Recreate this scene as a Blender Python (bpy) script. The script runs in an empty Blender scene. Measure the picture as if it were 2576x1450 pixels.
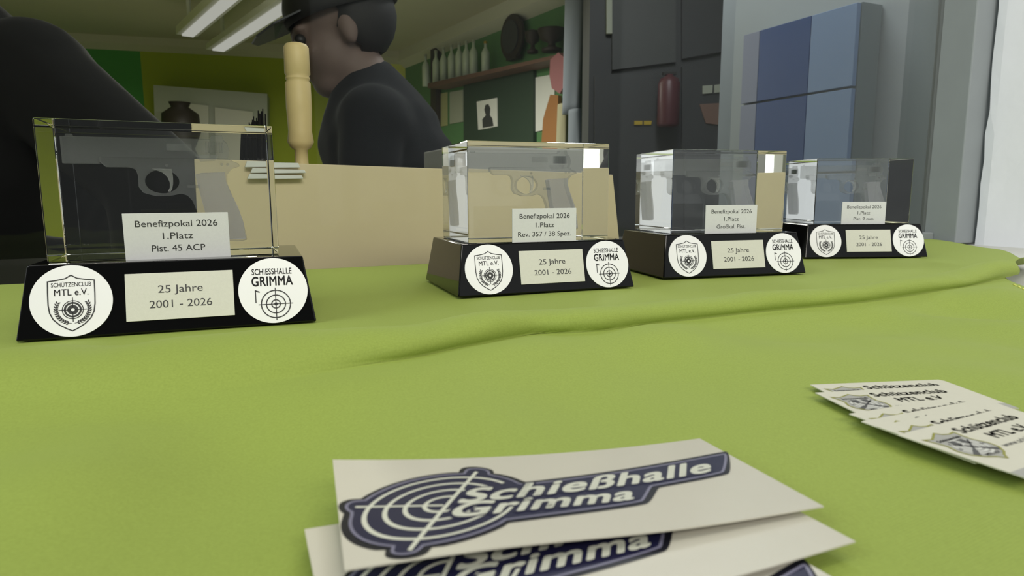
import bpy, bmesh, math, random
from mathutils import Vector, Matrix, noise
from mathutils.geometry import tessellate_polygon
random.seed(7)
S = bpy.context.scene
COL = S.collection
R = math.radians

# ------------------------------------------------------------------ camera, world, lights, exposure
FPX, PITCH, ROLL, EYE = 1653.7, 0.14439, 0.00322, 0.06038
cam = bpy.data.cameras.new('camera')
cam.sensor_width = 36.0
cam.lens = FPX / 2576 * 36.0
cam.clip_start = 0.01
cam.clip_end = 60
cam.dof.use_dof = True
cam.dof.focus_distance = 0.36
cam.dof.aperture_fstop = 30.0
cam_ob = bpy.data.objects.new('camera', cam)
COL.objects.link(cam_ob)
cam_ob.matrix_world = (Matrix.Translation((0, 0, EYE)) @ Matrix.Rotation(R(90) - PITCH, 4, 'X')
                       @ Matrix.Rotation(-ROLL, 4, 'Z'))
S.camera = cam_ob

S.view_settings.view_transform = 'Standard'
S.view_settings.look = 'None'
S.view_settings.gamma = 1.0
S.view_settings.exposure = 0.0
S.view_settings.use_curve_mapping = False

world = bpy.data.worlds.new('world')
S.world = world
world.use_nodes = True
wb = world.node_tree.nodes['Background']
wb.inputs[0].default_value = (0.95, 1.0, 1.0, 1)
wb.inputs[1].default_value = 0.13


def area_light(name, loc, target, sx, sy, power, color):
    l = bpy.data.lights.new(name, 'AREA')
    l.shape = 'RECTANGLE'
    l.size, l.size_y = sx, sy
    l.energy = power
    l.color = color
    o = bpy.data.objects.new(name, l)
    COL.objects.link(o)
    o.location = loc
    o.rotation_euler = (Vector(target) - Vector(loc)).to_track_quat('-Z', 'Y').to_euler()
    return o


area_light('daylight_behind_left', (-1.5, -0.8, 1.15), (0.1, 0.35, 0.0), 1.3, 1.1, 20, (0.89, 1.0, 0.94))
area_light('ceiling_lamp_front', (0.25, 0.05, 1.45), (0.15, 0.4, 0.0), 1.3, 0.4, 6, (1.0, 0.92, 0.78))
area_light('added_fill_behind', (0.75, -1.45, 1.25), (0.1, 0.5, 0.05), 1.5, 0.5, 29, (1.0, 0.95, 0.86))  # added frontal fill, brightens the board and plaques
area_light('daylight_front_right', (1.25, -0.75, 0.30), (0.30, 0.60, 0.10), 0.9, 0.9, 1.5, (0.95, 1.0, 1.0))
area_light('ceiling_lamp_far', (-1.3, 3.9, 1.12), (-1.3, 3.9, 0.0), 1.4, 0.3, 62, (1.0, 0.97, 0.86))
area_light('added_uplight_far', (-1.1, 3.4, 1.20), (-1.1, 3.4, 2.0), 1.6, 0.4, 12, (1.0, 0.97, 0.86))  # added uplight, lifts the far ceiling
area_light('added_fill_far_right', (0.45, 1.9, 1.45), (0.75, 1.9, 0.0), 0.8, 0.3, 13, (0.95, 0.98, 1.0))  # added fill for the grey wall, no lamp known there

# ------------------------------------------------------------------ frames of reference
UX, UY = 0.906, 0.423            # along the shop window
P0 = Vector((-0.18, 0.53, 0.0))  # a point at the foot of the pane
U = Vector((UX, UY, 0)).normalized()
N = Vector((-U.y, U.x, 0))       # away from the viewer, through the pane


def UV(u, v, z=0.0):
    return P0 + U * u + N * v + Vector((0, 0, z))


def ray(px, py):
    x, y = (px - 1288) / FPX, (725 - py) / FPX
    c, s = math.cos(ROLL), math.sin(ROLL)
    x, y = c * x + s * y, -s * x + c * y
    cp, sp = math.cos(PITCH), math.sin(PITCH)
    return Vector((x, cp + y * sp, -sp + y * cp))


def at(px, py, y):
    """world point at distance y (world Y) seen in that direction"""
    r = ray(px, py)
    return Vector((0, 0, EYE)) + r * (y / r.y)


def on_plane(px, py, p, n):
    r = ray(px, py)
    e = Vector((0, 0, EYE))
    return e + r * ((p - e).dot(n) / r.dot(n))


# ------------------------------------------------------------------ materials
def mat(name, color, rough=0.5, metal=0.0, coat=0.0, sheen=0.0, noise_amt=0.0, noise_scale=40.0, bump=0.0, bump_scale=200.0, spec=0.5):
    m = bpy.data.materials.new(name)
    m.use_nodes = True
    nt = m.node_tree
    b = nt.nodes['Principled BSDF']
    b.inputs['Base Color'].default_value = (*color, 1)
    b.inputs['Roughness'].default_value = rough
    b.inputs['Metallic'].default_value = metal
    b.inputs['Coat Weight'].default_value = coat
    b.inputs['Coat Roughness'].default_value = 0.05
    b.inputs['Sheen Weight'].default_value = sheen
    b.inputs['Specular IOR Level'].default_value = spec
    tc = nt.nodes.new('ShaderNodeTexCoord')
    if noise_amt:
        n = nt.nodes.new('ShaderNodeTexNoise')
        n.inputs['Scale'].default_value = noise_scale
        n.inputs['Detail'].default_value = 4
        nt.links.new(tc.outputs['Object'], n.inputs['Vector'])
        mx = nt.nodes.new('ShaderNodeMix')
        mx.data_type = 'RGBA'
        mx.inputs[6].default_value = (*[c * (1 - noise_amt) for c in color], 1)
        mx.inputs[7].default_value = (*[min(1, c * (1 + noise_amt)) for c in color], 1)
        nt.links.new(n.outputs['Fac'], mx.inputs[0])
        nt.links.new(mx.outputs[2], b.inputs['Base Color'])
    if bump:
        n2 = nt.nodes.new('ShaderNodeTexNoise')
        n2.inputs['Scale'].default_value = bump_scale
        nt.links.new(tc.outputs['Object'], n2.inputs['Vector'])
        bp = nt.nodes.new('ShaderNodeBump')
        bp.inputs['Strength'].default_value = bump
        bp.inputs['Distance'].default_value = 0.001
        nt.links.new(n2.outputs['Fac'], bp.inputs['Height'])
        nt.links.new(bp.outputs['Normal'], b.inputs['Normal'])
    return m


def cloth_mat():
    m = mat('lime_twill_cloth', (0.36, 0.46, 0.07), 0.7, sheen=0.15, spec=0.25)
    nt = m.node_tree
    b = nt.nodes['Principled BSDF']
    b.inputs['Sheen Tint'].default_value = (0.75, 0.85, 0.35, 1)
    b.inputs['Sheen Roughness'].default_value = 0.4
    tc = nt.nodes.new('ShaderNodeTexCoord')
    mp = nt.nodes.new('ShaderNodeMapping')
    mp.inputs['Rotation'].default_value = (0, 0, R(62))
    nt.links.new(tc.outputs['Object'], mp.inputs['Vector'])
    w = nt.nodes.new('ShaderNodeTexWave')
    w.inputs['Scale'].default_value = 420
    w.inputs['Distortion'].default_value = 0.0
    nt.links.new(mp.outputs['Vector'], w.inputs['Vector'])
    n = nt.nodes.new('ShaderNodeTexNoise')
    n.inputs['Scale'].default_value = 900
    nt.links.new(tc.outputs['Object'], n.inputs['Vector'])
    ad = nt.nodes.new('ShaderNodeMath')
    ad.operation = 'ADD'
    nt.links.new(w.outputs['Fac'], ad.inputs[0])
    nt.links.new(n.outputs['Fac'], ad.inputs[1])
    bp = nt.nodes.new('ShaderNodeBump')
    bp.inputs['Strength'].default_value = 0.14
    bp.inputs['Distance'].default_value = 0.0002
    nt.links.new(ad.outputs[0], bp.inputs['Height'])
    nt.links.new(bp.outputs['Normal'], b.inputs['Normal'])
    n3 = nt.nodes.new('ShaderNodeTexNoise')
    n3.inputs['Scale'].default_value = 1500
    n3.inputs['Detail'].default_value = 2
    nt.links.new(tc.outputs['Object'], n3.inputs['Vector'])
    rp = nt.nodes.new('ShaderNodeMix')
    rp.data_type = 'RGBA'
    rp.inputs[6].default_value = (0.215, 0.282, 0.05, 1)
    rp.inputs[7].default_value = (0.295, 0.375, 0.075, 1)
    nt.links.new(n3.outputs['Fac'], rp.inputs[0])
    nt.links.new(rp.outputs[2], b.inputs['Base Color'])
    return m


def glass_mat():
    m = bpy.data.materials.new('crystal_glass')
    m.use_nodes = True
    nt = m.node_tree
    nt.nodes.remove(nt.nodes['Principled BSDF'])
    g = nt.nodes.new('ShaderNodeBsdfGlass')
    g.inputs['IOR'].default_value = 1.5
    g.inputs['Roughness'].default_value = 0.0
    g.inputs['Color'].default_value = (0.985, 0.99, 0.985, 1)
    nt.links.new(g.outputs[0], nt.nodes['Material Output'].inputs['Surface'])
    return m


def pane_mat():
    m = bpy.data.materials.new('window_pane_glass')
    m.use_nodes = True
    nt = m.node_tree
    nt.nodes.remove(nt.nodes['Principled BSDF'])
    t = nt.nodes.new('ShaderNodeBsdfTransparent')
    t.inputs[0].default_value = (0.97, 0.985, 0.975, 1)
    g = nt.nodes.new('ShaderNodeBsdfGlossy')
    g.inputs['Roughness'].default_value = 0.0
    fr = nt.nodes.new('ShaderNodeFresnel')
    fr.inputs['IOR'].default_value = 1.18
    mx = nt.nodes.new('ShaderNodeMixShader')
    nt.links.new(fr.outputs[0], mx.inputs[0])
    nt.links.new(t.outputs[0], mx.inputs[1])
    nt.links.new(g.outputs[0], mx.inputs[2])
    nt.links.new(mx.outputs[0], nt.nodes['Material Output'].inputs['Surface'])
    return m


def engrave_mat(name, alpha, col):
    """cloud of fine laser dots in the crystal: partly see-through frosted white"""
    m = bpy.data.materials.new(name)
    m.use_nodes = True
    nt = m.node_tree
    nt.nodes.remove(nt.nodes['Principled BSDF'])
    t = nt.nodes.new('ShaderNodeBsdfTransparent')
    d = nt.nodes.new('ShaderNodeBsdfDiffuse')
    d.inputs[0].default_value = (*col, 1)
    mx = nt.nodes.new('ShaderNodeMixShader')
    lw = nt.nodes.new('ShaderNodeLayerWeight')   # dots crowd together where the surface turns away
    lw.inputs['Blend'].default_value = 0.3
    ma = nt.nodes.new('ShaderNodeMath')
    ma.operation = 'MULTIPLY_ADD'
    ma.inputs[1].default_value = 0.28
    ma.inputs[2].default_value = alpha
    nt.links.new(lw.outputs['Facing'], ma.inputs[0])
    nt.links.new(ma.outputs[0], mx.inputs[0])
    nt.links.new(t.outputs[0], mx.inputs[1])
    nt.links.new(d.outputs[0], mx.inputs[2])
    nt.links.new(mx.outputs[0], nt.nodes['Material Output'].inputs['Surface'])
    return m


def emit_mat(name, color, strength, foliage=False):
    m = bpy.data.materials.new(name)
    m.use_nodes = True
    nt = m.node_tree
    nt.nodes.remove(nt.nodes['Principled BSDF'])
    e = nt.nodes.new('ShaderNodeEmission')
    e.inputs[0].default_value = (*color, 1)
    e.inputs[1].default_value = strength
    if foliage:
        tc = nt.nodes.new('ShaderNodeTexCoord')
        n = nt.nodes.new('ShaderNodeTexNoise')
        n.inputs['Scale'].default_value = 5
        n.inputs['Detail'].default_value = 5
        nt.links.new(tc.outputs['Object'], n.inputs['Vector'])
        rp = nt.nodes.new('ShaderNodeValToRGB')
        rp.color_ramp.elements[0].position = 0.34
        rp.color_ramp.elements[0].color = (0.35, 0.5, 0.16, 1)
        rp.color_ramp.elements[1].position = 0.44
        rp.color_ramp.elements[1].color = (1, 1, 1, 1)
        nt.links.new(n.outputs['Fac'], rp.inputs[0])
        nt.links.new(rp.outputs[0], e.inputs[0])
    nt.links.new(e.outputs[0], nt.nodes['Material Output'].inputs['Surface'])
    return m


M = dict(
    cloth=cloth_mat(), crystal=glass_mat(), pane=pane_mat(),
    black=mat('black_polished_glass', (0.002, 0.002, 0.002), 0.05, spec=0.28),
    silver=mat('brushed_silver_plate', (0.66, 0.67, 0.68), 0.42, noise_amt=0.05, noise_scale=900, bump=0.05, bump_scale=2500),
    silver_warm=mat('pale_silver_plate', (0.62, 0.62, 0.55), 0.45, noise_amt=0.05, noise_scale=900, bump=0.05, bump_scale=2500),
    badge=mat('white_gloss_label', (0.88, 0.88, 0.92), 0.3),
    ink=mat('black_print', (0.02, 0.021, 0.023), 0.5),
    ink_grey=mat('grey_print', (0.06, 0.06, 0.06), 0.5),
    paper=mat('cream_card_paper', (0.55, 0.54, 0.455), 0.55, noise_amt=0.03, noise_scale=300),
    vinyl=mat('white_sticker_vinyl', (0.53, 0.51, 0.44), 0.22, noise_amt=0.03, noise_scale=60, bump=0.05, bump_scale=60),
    navy=mat('navy_print', (0.011, 0.011, 0.042), 0.35, spec=.3),
    navy_edge=mat('black_navy_print', (0.007, 0.007, 0.014), 0.35, spec=.3),
    grey_line=mat('grey_violet_print', (0.16, 0.155, 0.23), 0.35),
    vinyl_line=mat('white_print', (0.56, 0.57, 0.49), 0.3),
    card_grey=mat('card_grey_print', (0.33, 0.33, 0.31), 0.5),
    card_olive=mat('card_olive_print', (0.24, 0.24, 0.03), 0.5),
    card_light=mat('card_pale_print', (0.55, 0.56, 0.53), 0.5),
    sill=mat('grey_stone_sill', (0.55, 0.56, 0.54), 0.6, noise_amt=0.08, noise_scale=60, bump=0.1, bump_scale=300),
    plaster=mat('white_plaster', (0.86, 0.87, 0.94), 0.75, noise_amt=0.02, noise_scale=20, bump=0.25, bump_scale=120),
    grey_paint=mat('grey_frame_paint', (0.25, 0.275, 0.29), 0.5, noise_amt=0.06, noise_scale=30),
    grey_wall=mat('grey_wall_paint', (0.28, 0.31, 0.325), 0.7, noise_amt=0.05, noise_scale=6),
    dark_grey=mat('dark_grey_steel', (0.045, 0.047, 0.05), 0.55, noise_amt=0.1, noise_scale=5),
    board=mat('beige_board', (0.74, 0.62, 0.40), 0.55, noise_amt=0.03, noise_scale=30),
    wood=mat('pale_turned_wood', (0.72, 0.56, 0.27), 0.5, noise_amt=0.12, noise_scale=60),
    shelf_wood=mat('brown_shelf_wood', (0.14, 0.075, 0.05), 0.6, noise_amt=0.2, noise_scale=20),
    green=mat('leaf_green_wall_paint', (0.10, 0.24, 0.09), 0.7, noise_amt=0.05, noise_scale=6),
    green_bright=mat('bright_green_wall_paint', (0.06, 0.29, 0.05), 0.7),
    lime=mat('lime_wall_paint', (0.34, 0.40, 0.015), 0.7, noise_amt=0.05, noise_scale=4),
    lime_light=mat('pale_lime_wall_paint', (0.72, 0.72, 0.16), 0.7),
    floor=mat('grey_floor_covering', (0.25, 0.24, 0.21), 0.6, noise_amt=0.1, noise_scale=10),
    added_box=mat('added_pale_grey_box', (0.36, 0.36, 0.35), 0.6),
    mid_grey=mat('mid_grey_steel', (0.065, 0.068, 0.068), 0.55),
    ceil=mat('ceiling_paint', (0.55, 0.53, 0.38), 0.8, noise_amt=0.05, noise_scale=3),
    coving=mat('grey_white_coving', (0.62, 0.61, 0.52), 0.6),
    dark=mat('dark_counter_laminate', (0.018, 0.017, 0.016), 0.5),
    dark_green=mat('dark_green_board', (0.03, 0.055, 0.035), 0.6),
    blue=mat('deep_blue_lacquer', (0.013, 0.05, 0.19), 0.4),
    blue_pale_reflect=mat('pale_reflection_on_blue', (0.17, 0.25, 0.42), 0.4),
    blue_grey_reflect=mat('grey_reflection_on_blue', (0.19, 0.21, 0.30), 0.4),
    cab_side=mat('blue_grey_side_panel', (0.15, 0.18, 0.19), 0.5),
    white=mat('white_paper', (0.80, 0.80, 0.78), 0.5),
    lamp_body=mat('white_lamp_housing', (0.7, 0.7, 0.66), 0.4),
    tube=emit_mat('lit_tube', (1.0, 0.98, 0.88), 0.42),
    day=emit_mat('daylight_through_window', (1, 1, 1), 2.2, True),
    jacket=mat('black_jacket_cloth', (0.006, 0.006, 0.006), 0.9, sheen=0.05, spec=0.2),
    shirt=mat('black_shirt_cloth', (0.010, 0.011, 0.013), 0.9, sheen=0.05, spec=0.2),
    trousers=mat('dark_trousers', (0.02, 0.02, 0.025), 0.9),
    skin=mat('skin', (0.155, 0.105, 0.085), 0.65),
    hair=mat('dark_hair', (0.01, 0.009, 0.008), 0.7),
    red=mat('dull_red_paint', (0.085, 0.024, 0.03), 0.4),
    pink=mat('dull_pink_cloth', (0.30, 0.12, 0.13), 0.8),
    orange=mat('orange_card', (0.36, 0.16, 0.05), 0.7),
    peach=mat('peach_paper', (0.20, 0.12, 0.09), 0.7),
    yellow=mat('yellow_label', (0.45, 0.32, 0.02), 0.5),
    grey_cloth=mat('blue_grey_cloth', (0.19, 0.215, 0.26), 0.9),
    tan_cloth=mat('tan_cloth', (0.30, 0.28, 0.18), 0.9),
    pale_yellow=mat('pale_yellow_sheet', (0.42, 0.42, 0.20), 0.6),
    pale_grey=mat('pale_grey_sheet', (0.40, 0.42, 0.34), 0.6),
    bottle=mat('clear_bottle', (0.62, 0.70, 0.62), 0.08, spec=1.0),
    brass=mat('brass', (0.5, 0.35, 0.06), 0.3, metal=0.8),
    dark_brown=mat('dark_brown_wood', (0.03, 0.022, 0.016), 0.5),
    eng=engrave_mat('engraved_dots', 0.19, (0.40, 0.42, 0.43)),
    eng_grip=engrave_mat('engraved_grip_dots', 0.32, (0.62, 0.63, 0.68)),
    eng_edge=engrave_mat('engraved_outline_dots', 0.26, (0.7, 0.72, 0.72)),
)


# ------------------------------------------------------------------ helpers
def tag(o, label=None, cat=None, group=None, kind=None):
    if label:
        o['label'] = label
    if cat:
        o['category'] = cat
    if group:
        o['group'] = group
    if kind:
        o['kind'] = kind
    return o


def empty(name, loc=(0, 0, 0), rz=0.0):
    o = bpy.data.objects.new(name, None)
    o.empty_display_size = 0.02
    COL.objects.link(o)
    o.location = loc
    o.rotation_euler = (0, 0, rz)
    return o


def obj(name, bm, m, parent=None, smooth=False, bevel=0.0, seg=2):
    me = bpy.data.meshes.new(name)
    bmesh.ops.recalc_face_normals(bm, faces=bm.faces)
    bm.to_mesh(me)
    bm.free()
    for mm in (m if isinstance(m, (list, tuple)) else [m]):
        me.materials.append(mm)
    o = bpy.data.objects.new(name, me)
    COL.objects.link(o)
    if parent is not None:
        o.parent = parent
    if smooth:
        for p in me.polygons:
            p.use_smooth = True
    if bevel:
        bv = o.modifiers.new('bevel', 'BEVEL')
        bv.width = bevel
        bv.segments = seg
        bv.limit_method = 'ANGLE'
    return o


def hexa(bm, c):
    """box from 8 corners: bottom 4 (ccw), top 4"""
    v = [bm.verts.new(p) for p in c]
    for f in ((3, 2, 1, 0), (4, 5, 6, 7), (0, 1, 5, 4), (1, 2, 6, 5), (2, 3, 7, 6), (3, 0, 4, 7)):
        bm.faces.new([v[i] for i in f])


def box(bm, x0, x1, y0, y1, z0, z1, f=None):
    c = [(x0, y0, z0), (x1, y0, z0), (x1, y1, z0), (x0, y1, z0), (x0, y0, z1), (x1, y0, z1), (x1, y1, z1), (x0, y1, z1)]
    hexa(bm, [f(*p) if f else p for p in c])


def slab(bm, pts, d):
    """closed slab: front polygon pts, extruded by the vector d"""
    d = Vector(d)
    a = [bm.verts.new(p) for p in pts]
    b = [bm.verts.new(Vector(p) + d) for p in pts]
    n = len(pts)
    bm.faces.new(a)
    bm.faces.new(b[::-1])
    for i in range(n):
        bm.faces.new((a[i], b[i], b[(i + 1) % n], a[(i + 1) % n]))


def lathe(bm, prof, base=(0, 0, 0), n=24):
    base = Vector(base)
    rings = []
    for r, z in prof:
        rings.append([bm.verts.new(base + Vector((r * math.cos(2 * math.pi * i / n), r * math.sin(2 * math.pi * i / n), z))) for i in range(n)])
    for a, b in zip(rings, rings[1:]):
        for i in range(n):
            bm.faces.new((a[i], a[(i + 1) % n], b[(i + 1) % n], b[i]))
    bm.faces.new(rings[0][::-1])
    bm.faces.new(rings[-1])


def extrude_poly(bm, outer, holes, y0, y1):
    """solid from a 2D outline (x,z) with holes, between y0 and y1"""
    loops = [outer] + list(holes)
    flat = [p for l in loops for p in l]
    tris = tessellate_polygon([[Vector((p[0], p[1], 0)) for p in l] for l in loops])
    A = [bm.verts.new((p[0], y0, p[1])) for p in flat]
    B = [bm.verts.new((p[0], y1, p[1])) for p in flat]
    for t in tris:
        try:
            bm.faces.new([A[i] for i in t])
            bm.faces.new([B[i] for i in reversed(t)])
        except ValueError:
            pass
    k = 0
    for l in loops:
        n = len(l)
        for i in range(n):
            bm.faces.new((A[k + i], A[k + (i + 1) % n], B[k + (i + 1) % n], B[k + i]))
        k += n


def interp(tab, x):
    if x <= tab[0][0]:
        return tab[0][1]
    for (a, b), (c, d) in zip(tab, tab[1:]):
        if x <= c:
            t = (x - a) / (c - a)
            t = t * t * (3 - 2 * t) * 0.5 + t * 0.5
            return b + (d - b) * t
    return tab[-1][1]


# ------------------------------------------------------------------ printing: flat ink shapes
_tc = {}


def text_geo(s, bold=0.0):
    key = (s, bold)
    if key not in _tc:
        cu = bpy.data.curves.new('lettering', 'FONT')
        cu.body = s
        cu.size = 1.0
        cu.space_character = 1 + min(bold, .03) * 2.6
        cu.resolution_u = 6
        cu.fill_mode = 'FRONT'
        o = bpy.data.objects.new('lettering', cu)
        COL.objects.link(o)
        dg = bpy.context.evaluated_depsgraph_get()
        me = o.evaluated_get(dg).to_mesh()
        vs = [(v.co.x, v.co.y) for v in me.vertices]
        fs = [tuple(p.vertices) for p in me.polygons]
        bpy.data.objects.remove(o)
        bpy.data.curves.remove(cu)
        xs = [v[0] for v in vs]
        x0, x1 = min(xs), max(xs)
        if bold:   # thicken: the same letters printed again around themselves
            k, nv = 12 if bold > .05 else 8, len(vs)
            bv, bf = list(vs), list(fs)
            for i in range(k):
                a = 2 * math.pi * i / k
                bv += [(x + bold * math.cos(a), y + bold * math.sin(a)) for x, y in vs]
                bf += [tuple(q + nv * (i + 1) for q in f) for f in fs]
            vs, fs = bv, bf
        _tc[key] = ([(x - x0, y) for x, y in vs], fs, x1 - x0)
    return _tc[key]


class Ink:
    def __init__(self):
        self.v, self.f = [], []

    def _add(self, vs, fs):
        k = len(self.v)
        self.v += vs
        self.f += [tuple(i + k for i in f) for f in fs]

    def poly(self, pts, holes=()):
        loops = [pts] + list(holes)
        flat = [p for l in loops for p in l]
        tris = tessellate_polygon([[Vector((p[0], p[1], 0)) for p in l] for l in loops])
        self._add([tuple(p) for p in flat], [tuple(t) for t in tris])

    def ring(self, cx, cy, r0, r1, n=40, a0=0, a1=2 * math.pi, f=None):
        f = f or (lambda r, a: (cx + r * math.cos(a), cy + r * math.sin(a)))
        vs, fs = [], []
        for i in range(n + 1):
            a = a0 + (a1 - a0) * i / n
            vs += [f(r0, a), f(r1, a)]
        for i in range(n):
            fs.append((2 * i, 2 * i + 1, 2 * i + 3, 2 * i + 2))
        self._add(vs, fs)

    def line(self, p, q, w, w2=None):
        w2 = w if w2 is None else w2
        dx, dy = q[0] - p[0], q[1] - p[1]
        l = math.hypot(dx, dy) or 1e-9
        nx, ny = -dy / l / 2, dx / l / 2
        self._add([(p[0] + nx * w, p[1] + ny * w), (p[0] - nx * w, p[1] - ny * w), (q[0] - nx * w2, q[1] - ny * w2), (q[0] + nx * w2, q[1] + ny * w2)], [(0, 1, 2, 3)])

    def path(self, pts, w, closed=False):
        n = len(pts)
        out, inn = [], []
        for i in range(n):
            p = Vector(pts[i])
            a = Vector(pts[(i - 1) % n]) if (closed or i > 0) else None
            b = Vector(pts[(i + 1) % n]) if (closed or i < n - 1) else None
            d = Vector((0, 0))
            if a is not None:
                d += (p - a).normalized()
            if b is not None:
                d += (b - p).normalized()
            if d.length < 1e-9:
                d = Vector((1, 0))
            d.normalize()
            nn = Vector((-d.y, d.x))
            if a is not None and b is not None:
                c = max(0.45, nn.dot(Vector((-(b - p).normalized().y, (b - p).normalized().x))))
                nn = nn / c
            out.append(tuple(p + nn * w / 2))
            inn.append(tuple(p - nn * w / 2))
        m = n if closed else n - 1
        self._add(out + inn, [(i, (i + 1) % n, n + (i + 1) % n, n + i) for i in range(m)])

    def text(self, s, x, y, width=None, height=None, align='C', bold=0.0, shear=0.0, f=None):
        """baseline at y; scaled so that it is `width` wide and capitals are `height` tall"""
        vs, fs, w = text_geo(s, bold)
        sx = (width / w) if width else height / 0.73
        sy = (height / 0.73) if height else sx
        ox = x - (w * sx / 2 if align == 'C' else (w * sx if align == 'R' else 0))
        pts = [(ox + px * sx + shear * py * sy, y + py * sy) for px, py in vs]
        if f:
            pts = [f(*p) for p in pts]
        self._add(pts, fs)

    def build(self, name, m, parent, fn, cut=None):
        bm = bmesh.new()
        vs = [bm.verts.new((p[0], p[1], 0)) for p in self.v]
        for f in self.f:
            try:
                bm.faces.new([vs[i] for i in f])
            except ValueError:
                pass
        if cut:
            bmesh.ops.triangulate(bm, faces=bm.faces)
            for _ in range(7):
                es = [e for e in bm.edges if e.calc_length() > cut]
                if not es:
                    break
                bmesh.ops.subdivide_edges(bm, edges=es, cuts=1)
                bmesh.ops.triangulate(bm, faces=[f for f in bm.faces if len(f.verts) > 3])
        for v in bm.verts:
            v.co = fn(v.co.x, v.co.y)
        me = bpy.data.meshes.new(name)
        bm.to_mesh(me)
        bm.free()
        me.materials.append(m)
        o = bpy.data.objects.new(name, me)
        COL.objects.link(o)
        o.parent = parent
        return o


# ------------------------------------------------------------------ setting, near side
def uvbox(bm, u0, u1, v0, v1, z0, z1):
    box(bm, u0, u1, v0, v1, z0, z1, lambda a, b, c: UV(a, b, c))


bm = bmesh.new()
uvbox(bm, -0.6, 0.86, -0.75, 0.012, -0.04, -0.008)
tag(obj('trim_1', bm, M['sill'], bevel=0.003), 'pale grey stone window sill under the green cloth', kind='structure')

bm = bmesh.new()
uvbox(bm, -0.6, 0.86, -0.70, 0.012, -0.95, -0.04)
tag(obj('wall_below', bm, M['plaster']), 'white wall under the window sill', kind='structure')

bm = bmesh.new()
nseg, hseg = 40, 40
for side, uu in ((0, 0.833), (1, 1.05)):
    pass
ga = []
for i in range(nseg + 1):
    row = []
    for j in range(hseg + 1):
        v = -0.055 - 0.7 * i / nseg
        z = -0.02 + 1.2 * j / hseg
        w = 0.0022 * noise.noise(Vector((v * 18, z * 14, 3.1)))
        row.append(bm.verts.new(UV(0.833 + w, v, z)))
    ga.append(row)
for i in range(nseg):
    for j in range(hseg):
        bm.faces.new((ga[i][j], ga[i + 1][j], ga[i + 1][j + 1], ga[i][j + 1]))
# ragged painted corner towards the frame, then the thickness of the wall
gb = []
for j in range(hseg + 1):
    z = -0.02 + 1.2 * j / hseg
    w = 0.003 * noise.noise(Vector((z * 40, 7.7, 1.0)))
    gb.append((bm.verts.new(UV(0.8345 + w * 0.3, -0.044 + w, z)), bm.verts.new(UV(0.86, -0.040, z))))
for j in range(hseg):
    bm.faces.new((ga[0][j], ga[0][j + 1], gb[j + 1][0], gb[j][0]))
    bm.faces.new((gb[j][0], gb[j + 1][0], gb[j + 1][1], gb[j][1]))
uvbox(bm, 0.862, 1.2, -0.75, -0.02, -0.95, 1.2)
tag(obj('wall_side', bm, M['plaster']), 'white plastered reveal at the right of the window', kind='structure')

# the pane with its frame
bm = bmesh.new()
uvbox(bm, -0.55, 0.80, 0.0, 0.004, -0.006, 0.86)
win = tag(obj('window_1', bm, M['pane']), 'large shop window pane behind the trophies', kind='structure')
bm = bmesh.new()
uvbox(bm, 0.800, 0.845, -0.04, 0.008, -0.006, 0.9)
uvbox(bm, 0.45, 0.800, -0.012, 0.016, -0.006, 0.007)
uvbox(bm, -0.6, -0.55, -0.02, 0.03, -0.006, 0.9)
uvbox(bm, -0.6, 0.845, -0.02, 0.03, 0.86, 0.92)
tag(obj('window_frame', bm, M['grey_paint'], win, bevel=0.0015), 'grey painted window frame')
bm = bmesh.new()
uvbox(bm, -2.6, -0.6, -0.02, 0.03, -0.95, 1.75)
uvbox(bm, -0.6, 0.86, -0.02, 0.03, 0.92, 1.75)
uvbox(bm, 0.86, 2.2, -0.015, 0.03, -0.95, 1.75)
tag(obj('wall_front', bm, M['plaster']), 'wall around the shop window', kind='structure')

# ------------------------------------------------------------------ tablecloth
V0 = [(-.5, -.318), (-.12, -.3185), (-.08, -.328), (-.042, -.3306), (0, -.325), (.033, -.3155), (.066, -.307), (.08, -.3115), (.097, -.3145), (.12, -.311), (.18, -.309), (.265, -.312), (.369, -.302), (.46, -.2845), (.6, -.27)]
RISE = .005                      # the cloth climbs to its fold
_q = [UV(u_, v_) * ((EYE - RISE) / EYE) - P0 for u_, v_ in V0]
V0 = [(q_.dot(U), q_.dot(N)) for q_ in _q]
UMAXB = [(-.40, .41), (-.285, .468), (-.268, .508), (-.222, .583), (-.128, .707), (-.02, .79), (-.004, .80)]
UMAXF = [(-.75, .12), (-.46, .235), (-.353, .344), (-.2856, .4517), (-.2, .47)]
AMP = [(-.5, .95), (-.12, .95), (-.02, .95), (.03, 1.0), (.07, 1.05), (.10, .9), (.2, .85), (.32, .8), (.46, 1.15), (.6, 1.1)]
WID = [(-.5, 1.25), (-.05, 1.1), (.03, 1.0), (.10, .8), (.2, .72), (.46, .8)]
BUL = [(0.0, 0.0), (-.0012, .0012), (-.0020, .0028), (-.0018, .0046), (-.0004, .0063), (.0022, .0076), (.006, .0085), (.011, .0088), (.018, .0083), (.027, .0068), (.038, .0044), (.050, .0020), (.062, .0005), (.072, 0.0)]
SOFT = [(0.0, 0.0), (.0015, .0016), (.0035, .0034), (.0065, .0052), (.0105, .0070), (.015, .0083), (.020, .0091), (.026, .0094), (.033, .0090), (.041, .0076), (.050, .0052), (.059, .0026), (.067, .0008), (.075, 0.0)]


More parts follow.
